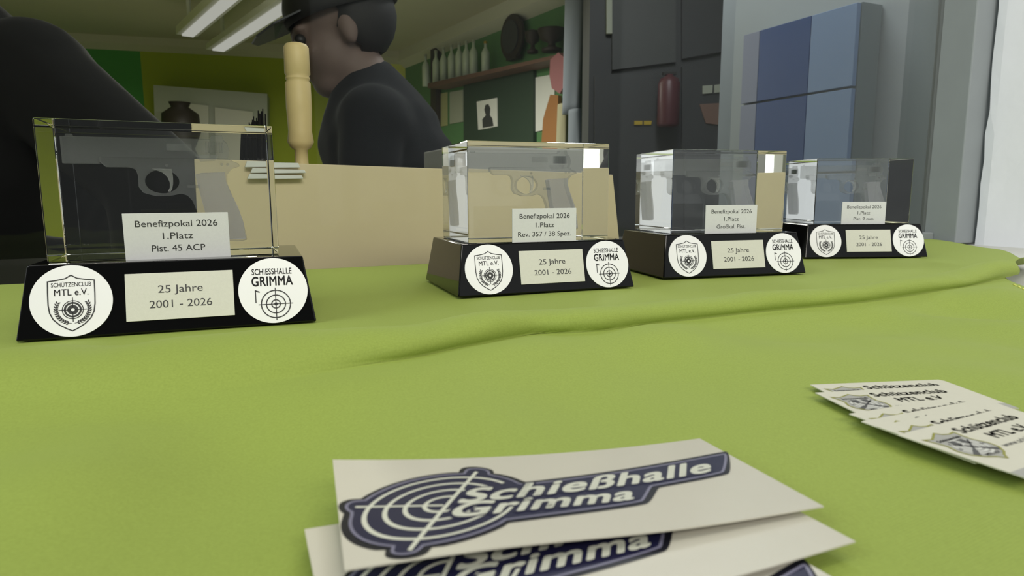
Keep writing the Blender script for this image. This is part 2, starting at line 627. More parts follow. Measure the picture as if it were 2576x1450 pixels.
def und(u, v, front):
    p = Vector((u * 7.5, v * 9.0, 0.3))
    a = noise.noise(p) * 0.6 + 0.35 * noise.noise(p * 2.3 + Vector((4, 2, 1)))
    if not front:
        return -0.0016 * (0.5 - 0.5 * a)
    p = UV(u, v)
    b = noise.noise(Vector((u * 11 - v * 5, v * 8 + u * 3, 2.7))) + .5 * noise.noise(Vector((u * 22, v * 19, 6.1)))
    m = 1.0
    for cx, cy, r in ((.118, .172, .060), (.01, .112, .060)):   # flat where the cards and stickers lie
        m *= 1 - math.exp(-(((p.x - cx) ** 2 + (p.y - cy) ** 2) / r ** 2) ** 1.5)
    # long soft drape folds running from the fold towards the viewer
    w = u + .30 * v + .012 * noise.noise(Vector((v * 9, u * 4, .5)))
    r = math.sin(2 * math.pi * w / .125 + 1.1) + .5 * math.sin(2 * math.pi * w / .071 + .4)
    return max(-.0062, (.0085 * b + .0026 * r) * m - .0004)


bm = bmesh.new()
NC = 300
rows = []
nfront = 110
for i in range(nfront):
    t = (1 - i / nfront)
    rows.append(('f', t))
for k in range(len(BUL)):
    rows.append(('b', k))
nback = 60
for i in range(1, nback + 1):
    rows.append(('r', i / nback))
grid = []
for kind, t in rows:
    row = []
    for j in range(NC + 1):
        s = j / NC
        if kind == 'f':
            vn = -0.29 - 0.44 * t
            um = interp(UMAXF, vn)
            um -= .042 * max(0, 1 - t * .44 / .06)
            u = -0.5 + (um + 0.5) * s
            v0 = interp(V0, u)
            v = v0 + (-0.74 - v0) * t
            fade = min(1, t * 0.44 / 0.02)
            dd0 = min(1.0, (v0 - v) / (.045 + .015 * noise.noise(Vector((u * 9, 1.5, 0)))))
            z = -0.0005 + und(u, v, True) * fade + RISE * (1 - dd0 * dd0 * (3 - 2 * dd0))
        elif kind == 'b':
            bt, bz = BUL[t]
            st, sz = SOFT[t]
            um = interp(UMAXF, -.2856) if t == 0 else interp(UMAXB, -.29 + max(bt, 0))
            um -= .042 * (1 - max(0, bt) / .072)
            u = -0.5 + (um + 0.5) * s
            v0 = interp(V0, u)
            a, w = interp(AMP, u), interp(WID, u)
            soft = min(1, max(0, (0.01 - u) / 0.06))
            soft = soft * soft * (3 - 2 * soft)
            lump = 1 + 0.28 * noise.noise(Vector((u * 16, bt * 20, 5.0))) + 0.15 * noise.noise(Vector((u * 41, bt * 30, 9.0)))
            v = v0 + (bt * (1 - soft) + st * soft) * w
            bb = min(1, max(0, bt) / .072)
            z = -0.0005 + (bz * (1 - soft) + sz * soft) * a * lump + RISE * (1 - bb * bb * (3 - 2 * bb))
        else:
            v1 = -0.29 + 0.072
            vn = v1 + (-0.004 - v1) * t
            um = interp(UMAXB, vn)
            u = -0.5 + (um + 0.5) * s
            vs = interp(V0, u) + (0.072 * (1 - 0) * interp(WID, u))
            v = vs + (-0.004 - vs) * t
            z = -0.0004 + und(u, v, False) * min(1, t * 4)
        row.append(bm.verts.new(UV(u, v, z)))
    grid.append(row)
for i in range(len(grid) - 1):
    for j in range(NC):
        bm.faces.new((grid[i][j], grid[i][j + 1], grid[i + 1][j + 1], grid[i + 1][j]))
hem = []                          # dashes just inside the hem, lying on the weave
for i in range(40, nfront - 3):
    a_, b_ = grid[i][NC - 4].co, grid[i + 1][NC - 4].co
    hem.append((a_ + Vector((0, 0, .0001)), a_.lerp(b_, .6) + Vector((0, 0, .0001))))
cloth = obj('tablecloth', bm, M['cloth'], smooth=True)
sd = cloth.modifiers.new('solidify', 'SOLIDIFY')
sd.thickness = 0.0006
sd.offset = -1
tag(cloth, 'lime green twill tablecloth with a raised fold spread over the window sill', 'tablecloth')
bm = bmesh.new()
for pa, pb in hem:
    d = (pb - pa).normalized() * 0.00035
    n_ = Vector((-d.y, d.x, 0))
    slab(bm, [pa - n_, pb - n_, pb + n_, pa + n_], (0, 0, 0.0004))
tag(obj('hem_stitching', bm, M['lime_light'], cloth), 'pale dashed stitching along the hem')

# ------------------------------------------------------------------ trophies
BW, BD, TW, TD, BH = 0.1172, 0.0853, 0.1083, 0.0707, 0.0303
CW, CD, CH = 0.0930, 0.0610, 0.0600


def base_bm():
    bm = bmesh.new()
    hexa(bm, [(-BW / 2, -BD / 2, 0), (BW / 2, -BD / 2, 0), (BW / 2, BD / 2, 0), (-BW / 2, BD / 2, 0),
              (-TW / 2, -TD / 2, BH), (TW / 2, -TD / 2, BH), (TW / 2, TD / 2, BH), (-TW / 2, TD / 2, BH)])
    return bm


FT = Vector((0, (BD - TD) / 2, BH)).normalized()   # up the slanted front
FN = Vector((0, -FT.z, FT.y))                      # out of the slanted front
FC = Vector((0, -(BD + TD) / 4, BH / 2))


def front(off):
    return lambda x, y: FC + Vector((x, 0, 0)) + FT * y + FN * off


def disc_on_front(cx, r, th):
    bm = bmesh.new()
    n = 64
    a = [bm.verts.new(FC + Vector((cx + r * math.cos(2 * math.pi * i / n), 0, 0)) + FT * (r * math.sin(2 * math.pi * i / n)) + FN * 0.0001) for i in range(n)]
    b = [bm.verts.new(v.co + FN * th) for v in a]
    bm.faces.new(a[::-1])
    bm.faces.new(b)
    for i in range(n):
        bm.faces.new((a[i], a[(i + 1) % n], b[(i + 1) % n], b[i]))
    return bm


def curve_pts(f, n, t0=0.0, t1=1.0):
    return [f(t0 + (t1 - t0) * i / n) for i in range(n + 1)]


def shield_outline(k=1.0):
    pts = [(-.56, .56), (-.36, .585), (-.14, .63), (0, .72), (.14, .63), (.36, .585), (.56, .56)]
    pts += [(.565, .2), (.56, -.1), (.53, -.32), (.45, -.50), (.30, -.66), (.12, -.78), (0, -.84)]
    pts += [(-.12, -.78), (-.30, -.66), (-.45, -.50), (-.53, -.32), (-.56, -.1), (-.565, .2)]
    return [(x * k, y * k) for x, y in pts]


def club_emblem():
    I = Ink()
    I.path(shield_outline(), 0.032, True)
    I.text('SCHÜTZENCLUB', 0, .40, width=.96, height=.125, bold=.004)
    I.text('MTL e.V.', 0, .155, width=.82, height=.19, bold=.006)
    cx, cy = 0.02, -.25
    I.ring(cx, cy, .045, .10)
    I.ring(cx, cy, .10, .135, 40)
    I.ring(cx, cy, .165, .215)
    I.ring(cx, cy, .24, .262)
    for a in range(4):
        c, s = math.cos(a * math.pi / 2), math.sin(a * math.pi / 2)
        I.line((cx + .05 * c, cy + .05 * s), (cx + .34 * c, cy + .34 * s), .022)
    for sg in (-1, 1):
        arc = [(cx + sg * .40 * math.cos(a), cy + .02 + .40 * math.sin(a)) for a in [R(-85 + 9 * i) for i in range(13)]]
        I.path(arc, .014)
        for i, (x, y) in enumerate(arc[1:]):
            a = R(-85 + 9 * (i + 1))
            for o in (-1, 1):
                d = Vector((-sg * math.sin(a), math.cos(a))) + Vector((sg * math.cos(a), math.sin(a))) * o * .8
                d.normalize()
                q = Vector((x, y)) + d * .095
                nn = Vector((-d.y, d.x)) * .022
                mid = Vector((x, y)) + d * .05
                I.poly([(x, y), tuple(mid + nn), tuple(q), tuple(mid - nn)])
    return I


def hall_emblem():
    I = Ink()
    I.text('SCHIESSHALLE', -.02, .50, width=1.15, height=.19, bold=.012)
    I.text('GRIMMA', -.02, .155, width=1.18, height=.30, bold=.022)
    cx, cy = .05, -.42
    for r in (.42, .275, .125):
        I.ring(cx, cy, r - .017, r + .017, 48)
    I.ring(cx, cy, 0.001, .05, 16)
    I.line((cx - .50, cy), (cx + .50, cy), .026)
    I.line((cx, cy - .50), (cx, cy + .50), .026)
    I.line((-.52, -.36), (-.52, .03), .03)
    I.line((-.535, .02), (-.40, -.035), .04)
    return I


def crop_pts(l):
    return [((x - 993) / 11750.0, (880 - y) / 11900.0) for x, y in l]


def pistol(parent, dx, alpha_k=1.0):
    """side view of the pistol, muzzle to the left, inside the crystal block (crystal coordinates)"""
    z0 = 0.0

    def P2(l):
        return [(x + dx, z + z0) for x, z in crop_pts(l)]
    bm = bmesh.new()
    extrude_poly(bm, P2([(497, 236), (1205, 232), (1212, 212), (1268, 208), (1272, 234), (1292, 252), (1302, 292), (1292, 338), (662, 340), (660, 376), (497, 376)]), [], -.0036, .0036)
    for k in range(7):
        x = 1180 + k * 14
        extrude_poly(bm, P2([(x, 250), (x + 6, 250), (x + 4, 305), (x - 2, 305)]), [], -.0041, .0041)
    extrude_poly(bm, P2([(520, 222), (548, 222), (552, 236), (516, 236)]), [], -.001, .001)
    extrude_poly(bm, P2([(985, 262), (1110, 262), (1110, 300), (985, 300)]), [], -.0042, -.0036)
    obj('pistol_slide', bm, M['eng'], parent)
    bm = bmesh.new()
    guard = [(950 + 86 * math.cos(2 * math.pi * i / 28), 470 + 66 * math.sin(2 * math.pi * i / 28)) for i in range(28)]
    extrude_poly(bm, P2([(664, 341), (664, 366), (690, 393), (800, 393), (828, 405), (838, 440), (836, 500), (856, 532), (915, 551), (985, 550), (1040, 537), (1072, 548), (1096, 580), (1130, 690), (1165, 812), (1340, 815), (1366, 808), (1366, 790), (1350, 690), (1305, 560), (1280, 480), (1282, 430), (1310, 395), (1352, 380), (1346, 366), (1312, 352), (1300, 341)]), [P2(guard)], -.0034, .0034)
    for (x, y) in ((1258, 372), (1288, 372), (980, 382)):
        extrude_poly(bm, P2([(x + 8 * math.cos(2 * math.pi * i / 10), y + 8 * math.sin(2 * math.pi * i / 10)) for i in range(10)]), [], -.0042, -.0034)
    extrude_poly(bm, P2([(1075, 488), (1138, 488), (1138, 506), (1075, 506)]), [], -.0044, -.0034)
    extrude_poly(bm, P2([(1120, 322), (1200, 318), (1245, 322), (1225, 352), (1150, 358)]), [], -.0044, -.0034)
    obj('pistol_frame', bm, M['eng'], parent)
    bm = bmesh.new()
    extrude_poly(bm, P2([(905, 400), (1000, 400), (1004, 440), (1003, 480), (996, 512), (986, 527), (976, 524), (986, 505), (988, 475), (978, 445), (955, 420)]), [], -.0018, .0018)
    obj('pistol_trigger', bm, M['eng_edge'], parent)
    bm = bmesh.new()
    extrude_poly(bm, P2([(1118, 432), (1150, 422), (1272, 416), (1274, 470), (1290, 520), (1330, 620), (1352, 705), (1360, 800), (1195, 806), (1165, 690), (1140, 560)]), [], -.0052, .0052)
    obj('pistol_grip', bm, M['eng_grip'], parent)


TROPHIES = [
    # x, y, yaw, dz, crystal dx, dy, dyaw, plaque dx, third line, label
    (-.1639, .3262, .36, -.0042, .0055, .06, .0038, 'Pist. 45 ACP', 'largest trophy, far left, crystal block engraved Pist. 45 ACP on black base'),
    (.00899, .43807, .3517, -.0026, -.0028, -.0038, .0022, 'Rev. 357 / 38 Spez.', 'crystal pistol trophy on black base, plate reads Rev. 357 / 38 Spez.'),
    (.15267, .51469, .2529, -.0003, .0012, -.0007, .0016, 'Großkal. Pist.', 'crystal pistol trophy on black base, plate reads Großkal. Pist.'),
    (.32439, .64554, .0594, 0.0, .0009, .0152, .0008, 'Pist. 9 mm', 'smallest looking crystal trophy by the white reveal, plate reads Pist. 9 mm'),
]
mesh_cache = {}
for ti, (tx, ty, yaw, cdx, cdy, cyaw, pdx, line3, label) in enumerate(TROPHIES):
    t = empty('pistol_trophy', (tx, ty, 0.0), yaw)
    if ti == 0:
        t.scale = (1.018, 1.018, 1.018)
    tag(t, label, 'trophy', 'prize trophies in a row on the green cloth')
    obj('base', base_bm(), M['black'], t, bevel=0.0008, seg=3)
    bm = bmesh.new()
    box(bm, -CW / 2, CW / 2, -CD / 2, CD / 2, 0.0, CH)
    cr = obj('crystal_block', bm, M['crystal'], t, bevel=0.0006, seg=2)
    cr.location = (cdx, cdy, BH + 0.0002)
    cr.rotation_euler = (0, 0, cyaw)
    cr['label'] = 'clear crystal block'
    pistol(cr, 0.0015)
    # name plaque against the crystal, standing on the base
    pw, ph = .0425, .0206
    bm = bmesh.new()
    box(bm, -pw / 2, pw / 2, -.0008, 0, 0, ph)
    pq = obj('name_plaque', bm, M['silver'], t, bevel=.0001)
    c, s = math.cos(cyaw), math.sin(cyaw)
    px_, py_ = pdx, -CD / 2 - .0003
    pq.location = (cdx + c * px_ - s * py_, cdy + s * px_ + c * py_, BH - .0002)
    pq.rotation_euler = (0, 0, cyaw)
    I = Ink()
    I.text('Benefizpokal 2026', 0, .0146, width=.0332, height=.0030)
    I.text('1.Platz', 0, .0091, width=.0122, height=.0030)
    w3 = {'Rev. 357 / 38 Spez.': .0352, 'Pist. 45 ACP': .0216, 'Großkal. Pist.': .0238, 'Pist. 9 mm': .0192}[line3]
    I.text(line3, 0, .0036, width=w3, height=.0030)
    I.build('lettering', M['ink'], pq, lambda x, y: Vector((x, -.00088, y)))
    # anniversary plaque on the slanted front
    bm = bmesh.new()
    x0, x1, y0, y1 = .0024 - .0213, .0024 + .0213, -.0102, .0102
    slab(bm, [front(.0001)(*p) for p in ((x0, y0), (x1, y0), (x1, y1), (x0, y1))], FN * .0007)
    aq = obj('anniversary_plaque', bm, M['silver_warm'], t, bevel=.0001)
    I = Ink()
    I.text('25 Jahre', .0024, .0015, width=.0176, height=.0034)
    I.text('2001 - 2026', .0024, -.0050, width=.0246, height=.0034)
    I.build('lettering', M['ink'], aq, front(.00088))
    for nm, cx, em in (('club_badge', -.0385, club_emblem), ('hall_badge', .0405, hall_emblem)):
        bd = obj(nm, disc_on_front(cx, .0149, .0005), M['badge'], t)
        bd['label'] = 'round white badge with a shield emblem' if nm == 'club_badge' else 'round white badge with a crosshair emblem'
        k = .0149
        em().build('emblem', M['ink'], bd, lambda x, y, cx=cx, k=k: front(.00068)(cx + x * k, y * k))

# ------------------------------------------------------------------ cards
CDW, CDH = .0445, .0286


def card(px_, py_, ang, z, tilt, label):
    o = empty('business_card', (px_, py_, z), ang)
    tag(o, label, 'card', 'fanned club cards on the green cloth')

    def f(off):
        return lambda x, y: Vector((x, -y, off + tilt * (x / CDW)))
    bm = bmesh.new()
    slab(bm, [f(0)(*p) for p in ((0, 0), (CDW, 0), (CDW, CDH), (0, CDH))], (0, 0, .00026))
    sh = obj('paper', bm, M['paper'], o)
    Lz = .00026
    # footer band
    I = Ink()
    I.poly([(0, CDH - .0046), (CDW, CDH - .0046), (CDW, CDH), (0, CDH)])
    I.build('footer_band', M['card_grey'], o, f(Lz + .00004))
    # shield
    tp = [(.0018, .0050), (.0040, .0057), (.0060, .0047), (.0084, .0034), (.0094, .0048), (.0112, .0054), (.0134, .0050)]
    rt = [(.0128, .0075), (.0126, .0098), (.0136, .0126), (.0132, .0150), (.0112, .0172), (.0092, .0182), (.0078, .0196)]
    lf = [(.0066, .0182), (.0044, .0172), (.0022, .0150), (.0018, .0126), (.0028, .0098), (.0024, .0075)]
    I = Ink()
    I.path(tp + rt + lf, .0005, True)
    I.build('shield_outline', M['card_olive'], o, f(Lz + .00008))
    I = Ink()
    I.poly(tp + rt + lf)
    I.build('shield', M['card_grey'], o, f(Lz + .00004))
    I = Ink()
    for r in (.0014, .0026, .0037):
        I.ring(.0078, .0122, r, r + .0006, 32)
    I.build('target_rings', M['card_light'], o, f(Lz + .00007))
    I = Ink()
    fl = lambda x, y: (x, -y)
    I.text('Schützenclub', .0076, -.0078, width=.0082, height=.0011, f=fl, bold=.02)
    I.text('20', .0036, -.0126, width=.0012, height=.0009, f=fl)
    I.text('01', .0120, -.0126, width=.0012, height=.0009, f=fl)
    I.text('MTL e.V.', .0080, -.0172, width=.0050, height=.0011, f=fl, bold=.02)
    for sg in (-1, 1):
        I.line((.0078 - sg * .0042, .0158), (.0078 - sg * .0016, .0138), .0014, .0010)
        I.line((.0078 - sg * .0016, .0138), (.0078 + sg * .0036, .0092), .0006, .0004)
        I.poly([(.0078 + sg * .0006, .0084), (.0078 + sg * .0026, .0084), (.0078 + sg * .0024, .0112), (.0078 + sg * .0008, .0108)])
    I.build('shield_print', M['ink_grey'], o, f(Lz + .00011))
    I = Ink()
    I.text('Schützenclub', .0150, -.0066, width=.0240, height=.0034, align='L', f=fl, bold=.03)
    I.text('MTL e.V.', .0190, -.0120, width=.0152, height=.0034, align='L', f=fl, bold=.03)
    I.text('www.schützenclub-mtl.de', .0146, -.0160, width=.0262, height=.0019, align='L', f=fl)
    I.build('lettering', M['ink_grey'], o, f(Lz + .00006))
    return o


def card_from_text(tx, ty, ang, z, label):
    """place a card so that its title starts at tx, ty"""
    c, s = math.cos(ang), math.sin(ang)
    k = (EYE - z) / (EYE - .003)
    tx, ty = tx * k, ty * k
    lx, ly = .0150, -.0066
    return card(tx - (c * lx - s * ly), ty - (s * lx + c * ly), ang, z, 0.0, label)


card_from_text(0.1040, 0.1856, R(6.7), 0.0003, 'cream club card, farthest of the fan, only its title line uncovered')
card_from_text(0.1021, 0.1783, R(9.2), 0.0007, 'cream club card with its whole grey shield and address line uncovered')
card_from_text(0.1032, 0.1633, R(21), 0.0011, 'cream club card in the fan, tops of the crossed rifles just showing')
card_from_text(0.1035, 0.1580, R(22.5), 0.0016, 'cream club card in the fan, covered down to half its title line')
card_from_text(0.1055, 0.1549, R(24), 0.0020, 'cream club card directly beneath the topmost card of the fan')
card_from_text(0.1075, 0.1498, R(26.5), 0.0024, 'topmost cream club card, nearest, with the grey footer band at its corner')

# ------------------------------------------------------------------ stickers
SW, SH = .0852, .0398


def sticker(loc, ang, zc, label, sag=.0016):
    """zc: heights of the corners TL, TR, BR, BL; local y runs downwards"""
    o = empty('logo_sticker', loc, ang)
    tag(o, label, 'sticker', 'stacked logo stickers on the green cloth')

    def f(off):
        def g(x, y):
            a, b = x / (SW * 1000), y / (SH * 1000)
            z = (zc[0] * (1 - a) + zc[1] * a) * (1 - b) + (zc[3] * (1 - a) + zc[2] * a) * b
            z -= sag * 4 * a * (1 - a) * (1 - b) - .0004 * math.sin(7 * a) * b
            return Vector((x / 1000, -y / 1000, z + off))
        return g
    bm = bmesh.new()
    nx, ny = 40, 20
    g = [[[bm.verts.new(f(off)(SW * 1000 * i / nx, SH * 1000 * j / ny)) for j in range(ny + 1)] for i in range(nx + 1)] for off in (0, -.0003)]
    for k in (0, 1):
        for i in range(nx):
            for j in range(ny):
                q = (g[k][i][j], g[k][i + 1][j], g[k][i + 1][j + 1], g[k][i][j + 1])
                bm.faces.new(q if k == 0 else q[::-1])
    for i in range(nx):
        for j in (0, ny):
            bm.faces.new((g[0][i][j], g[0][i + 1][j], g[1][i + 1][j], g[1][i][j]))
    for j in range(ny):
        for i in (0, nx):
            bm.faces.new((g[0][i][j], g[0][i][j + 1], g[1][i][j + 1], g[1][i][j]))
    obj('vinyl_sheet', bm, M['vinyl'], o)
    # the logo, in millimetres on the sheet
    q = Matrix(((.679, .273), (.273, 1.0)))
    tr, dt = .679 + 1.0, .679 - .273 ** 2
    sq = math.sqrt(dt)
    tt = math.sqrt(tr + 2 * sq)
    sqm = Matrix(((.679 + sq, .273), (.273, 1.0 + sq))) * (1 / tt)
    inv = sqm.inverted()
    C0 = Vector((18.06, 22.87))

    def E(r, a):
        p = C0 + inv @ Vector((r * math.cos(a), r * math.sin(a)))
        return (p.x, p.y)

    def ang_of(p):
        d = sqm @ (Vector(p) - C0)
        return math.atan2(d.y, d.x)

    def body(r, bumps, arm):
        """outline of disc + crosshair bumps + lettering arm, clockwise on the sheet"""
        pts = []
        aT0, aT1 = ang_of(bumps[0][0]), ang_of(bumps[0][-1])

        def arc(a, b, n):
            while b < a:
                b += 2 * math.pi
            return [E(r, a + (b - a) * i / n) for i in range(n + 1)]
        aL0, aL1 = ang_of(bumps[2][0]), ang_of(bumps[2][-1])
        aB0, aB1 = ang_of(bumps[1][0]), ang_of(bumps[1][-1])
        pts += bumps[0]
        pts += arc(aT1, ang_of(arm[0]), 8)[1:-1]
        pts += arm
        pts += arc(ang_of(arm[-1]), aB0, 8)[1:-1]
        pts += bumps[1]
        pts += arc(aB1, aL0, 12)[1:-1]
        pts += bumps[2]
        pts += arc(aL1, aT0, 18)[1:-1]
        return pts

    def rnd(l, n=3):
        for _ in range(n):
            out = [l[0]]
            for a, b in zip(l, l[1:]):
                out += [(a[0] * .75 + b[0] * .25, a[1] * .75 + b[1] * .25), (a[0] * .25 + b[0] * .75, a[1] * .25 + b[1] * .75)]
            out.append(l[-1])
            l = out
        return l
    outer = body(13.95, [rnd([(24.0, 8.2), (25.2, 5.6), (28.5, 5.3), (31.4, 7.6), (30.9, 9.8)]),
                         rnd([(13.2, 37.3), (11.8, 39.4), (8.4, 39.7), (5.8, 38.4), (6.3, 36.2)]),
                         rnd([(0.9, 23.2), (.1, 21.6), (.2, 19.2), (2.0, 17.9), (4.1, 18.0)])],
                 rnd([(35.9, 15.1), (36.0, 15.1), (84.6, 9.6), (86.2, 10.1), (79.2, 20.6), (76.9, 21.7), (61.2, 23.2), (60.4, 23.5), (55.7, 28.9), (53.5, 29.95), (27.4, 32.1), (27.2, 32.1)], 2))
    I = Ink()
    I.poly(outer)
    logo = I.build('logo', M['navy_edge'], o, f(.00008), cut=2.2)
    inner = body(12.75, [rnd([(24.9, 9.4), (26.0, 7.0), (28.3, 6.7), (30.2, 8.3), (29.7, 10.3)]),
                         rnd([(12.0, 36.5), (10.6, 38.2), (8.6, 38.4), (7.0, 37.5), (7.6, 35.6)]),
                         rnd([(2.2, 23.0), (1.4, 21.8), (1.5, 20.0), (2.8, 19.0), (4.8, 19.0)])],
                 rnd([(34.9, 16.6), (35.0, 16.6), (83.4, 11.2), (84.5, 11.6), (78.0, 19.8), (76.4, 20.5), (60.0, 22.2), (59.2, 22.5), (54.9, 27.6), (53.7, 28.6), (27.2, 30.9), (27.0, 30.9)], 2))
    I = Ink()
    I.poly(inner)
    I.build('logo_field', M['navy'], logo, f(.00013), cut=2.2)
    I = Ink()
    I.path(inner, .55, True)
    I.build('outline', M['grey_line'], logo, f(.00018), cut=2.5)
    I = Ink()
    for r, a0, a1 in ((11.0, .42, -.52), (8.3, .55, -.62), (5.55, .55, -.95), (2.8, .55, -.95)):
        # rings stay open where the lettering stands
        I.ring(0, 0, r - .33, r + .33, 64, a0, a1 + 2 * math.pi, f=lambda rr, aa: E(rr, aa))
    I.line((2.9, 21.3), (17.85, 23.4), .62)
    I.line((27.6, 8.7), (9.7, 37.5), .72)

    def txt(x0, y0, x1, y1, up):
        ex = Vector((x1 - x0, y1 - y0))
        L = ex.length
        ex /= L
        return lambda x, y: (x0 + ex.x * x + up[0] * y, y0 + ex.y * x + up[1] * y)
    I.build('crosshair', M['vinyl_line'], logo, f(.00020), cut=2.5)
    for nm, bo, mm, zz in (('lettering_outline', .085, 'navy', .00024), ('lettering', .03, 'vinyl_line', .00028)):  # wider navy print outlines the white letters over the rings
        I = Ink()
        gx = (bo - .018) * 6
        I.text('Schießhalle', -gx, 0, width=54.4 + 2 * gx, height=6.3, align='L', bold=bo, f=txt(20.6, 23.2, 75.0, 19.3, (.66, -1.0)))
        I.text('Grimma', -gx, 0, width=35.0 + 2 * gx, height=5.6, align='L', bold=bo, f=txt(17.7, 28.5, 52.7, 27.35, (.66, -1.0)))
        I.build(nm, M[mm], logo, f(zz), cut=2.5)
    return o


def sticker_by(local, world, ang, zc, label):
    c, s = math.cos(ang), math.sin(ang)
    lx, ly = local[0], -local[1]
    return sticker((world.x - (c * lx - s * ly), world.y - (s * lx + c * ly), 0.0), ang, zc, label)


def ground(px, py, z=0.0):
    r = ray(px, py)
    return Vector((0, 0, EYE)) + r * ((z - EYE) / r.z)


sticker((-.0362, .1259, 0), R(17.43), (.0073, .0016, .0030, .0066), 'white logo sticker on top of the stack, its whole logo visible')
g2 = ground(766, 1335, .002)
sticker((g2.x, g2.y, 0), R(22.2), (.0022, .0010, .0020, .0030), 'white logo sticker in the middle, logo half hidden by the top sticker', sag=.0003)
ga_, gb_ = ground(2017, 1401, .0012), ground(2026, 1441, .0012)
sticker_by((.0855, .0098), ga_, R(27.5), (.0006, .0008, .0008, .0006), 'white logo sticker lowest in the stack, cut off by the picture edge', )

# ------------------------------------------------------------------ beyond the pane: counter and what stands on it
bm = bmesh.new()
uvbox(bm, -0.9, 0.62, 0.035, 0.30, -0.06, -0.008)
uvbox(bm, -0.88, 0.60, 0.06, 0.28, -0.95, -0.06)
tag(obj('counter', bm, M['dark'], bevel=.003), 'dark counter behind the window pane', 'counter')

PV = 0.045                                   # the board stands just behind the pane
pl, pn = UV(0, PV), N


def bp(px, py):
    return on_plane(px, py, pl, pn)


bm = bmesh.new()
b0, b1, b2, b3 = bp(505, 690), bp(1562, 640), bp(1542, 440), bp(490, 402)
b0.z = b1.z = -.008
slab(bm, [b0, b1, b2, b3], N * .012)
tag(obj('beige_panel', bm, M['board'], bevel=.0008), 'beige board standing on edge behind the window pane', 'board')

bm = bmesh.new()
for k, (xa, xb, ya, yb, d) in enumerate(((612, 752, 409, 424, .004), (625, 766, 426, 438, .006), (618, 760, 440, 452, .005))):
    p = [bp(xa, yb), bp(xb, yb - 2), bp(xb - 4, ya + 2), bp(xa + 5, ya)]
    slab(bm, [q - N * .003 for q in p], -N * d)
tag(obj('folded_paper', bm, M['white'], bevel=.0004), 'white folded papers clipped to the top corner of the beige board', 'paper')

bm = bmesh.new()
uvbox(bm, 0.20, 0.40, 0.17, 0.27, -.008, .112)  # box added to put a pale tone behind the crystals
tag(obj('added_grey_box', bm, M['added_box'], bevel=.002), 'added pale grey box on the counter, lightening the view through the Rev. 357 crystal', 'box')
po = UV(0.0285, .115, -.008)
post = empty('turned_post', po)
tag(post, 'pale turned wooden post with a groove, standing behind the beige board', 'post')
zt = [at(750, y, po.y).z - po.z for y in (112, 120, 192, 197, 204, 210, 330, 352, 372, 378, 470)]
prof = [(.012, zt[10]), (.0062, zt[9] - .012), (.0060, zt[9]), (.0095, zt[8]), (.0122, zt[7] - .002), (.0108, zt[6]), (.0118, (zt[6] + zt[5]) / 2), (.0116, zt[5]), (.0102, zt[4]), (.0112, zt[3] - .0012), (.0112, zt[3]), (.0104, zt[2]), (.0117, zt[2] + .002), (.0114, zt[1]), (.0095, zt[0]), (.006, zt[0] + .0012)]
bm = bmesh.new()
lathe(bm, prof, n=40)
obj('shaft', bm, M['wood'], post, smooth=True)
bm = bmesh.new()
lathe(bm, [(.026, 0), (.026, .010), (.014, .016), (.012, zt[10] + .001)], n=32)
obj('foot', bm, M['wood'], post, smooth=True)

br0 = UV(-.015, .10, -.008)
brush = empty('hand_brush', br0)
tag(brush, 'small black brush with upright bristles beside the wooden post', 'brush')
bm = bmesh.new()
h0 = at(715, 400, br0.y).z - br0.z
box(bm, -.011, .009, -.006, .006, 0, h0)
obj('handle', bm, M['dark'], brush, bevel=.002)
bm = bmesh.new()
for i in range(60):
    x, y = random.uniform(-.012, .009), random.uniform(-.006, .006)
    top = at(715, 350 - 3.4 * (x + .012) * 1000 + random.uniform(-12, 12), br0.y).z - br0.z
    hexa(bm, [(x - .0008, y - .0008, h0 - .002), (x + .0008, y - .0008, h0 - .002), (x + .0008, y + .0008, h0 - .002), (x - .0008, y + .0008, h0 - .002),
              (x - .0004 + .002, y - .0004, top), (x + .0004 + .002, y - .0004, top), (x + .0004 + .002, y + .0004, top), (x - .0004 + .002, y + .0004, top)])
obj('bristles', bm, M['jacket'], brush)

# ------------------------------------------------------------------ far room shell: the reflected room, built solid behind the pane
FLOOR, CEIL = -0.95, 1.52
KB = Vector((-1.12, 7.2, 0))        # corner of the back wall and the green shelf wall
KL = Vector((-4.6, 6.2, 0))
KR = Vector((1.25, 3.45, 0))


def wall(bm, a, b, z0, z1, th=.06, back=None):
    d = (b - a).normalized()
    n_ = Vector((-d.y, d.x, 0))
    if n_.dot(a) < 0:
        n_ = -n_
    slab(bm, [Vector((a.x, a.y, z0)), Vector((b.x, b.y, z0)), Vector((b.x, b.y, z1)), Vector((a.x, a.y, z1))], n_ * th)
    return n_


bdir = (KB - KL).normalized()


def back_at(px):
    p = on_plane(px, 485, KB, Vector((-bdir.y, bdir.x, 0)))
    return Vector((p.x, p.y, 0))


for nm, xa, xb, m in (('green', None, 381, 'green_bright'), ('lime', 381, 944, 'lime'), ('pale', 944, None, 'lime_light')):
    bm = bmesh.new()
    a = KL if xa is None else back_at(xa)
    b = KB if xb is None else back_at(xb)
    wall(bm, a, b, FLOOR, CEIL)
    tag(obj('wall_back', bm, M[m]), {'green': 'green section of the far back wall', 'lime': 'lime green section of the far back wall', 'pale': 'bright yellow green strip at the corner of the back wall'}[nm], kind='structure')
bm = bmesh.new()
wn = wall(bm, KB, KR, FLOOR, CEIL)
tag(obj('wall_right', bm, M['green']), 'green wall with the bottle shelf', kind='structure')
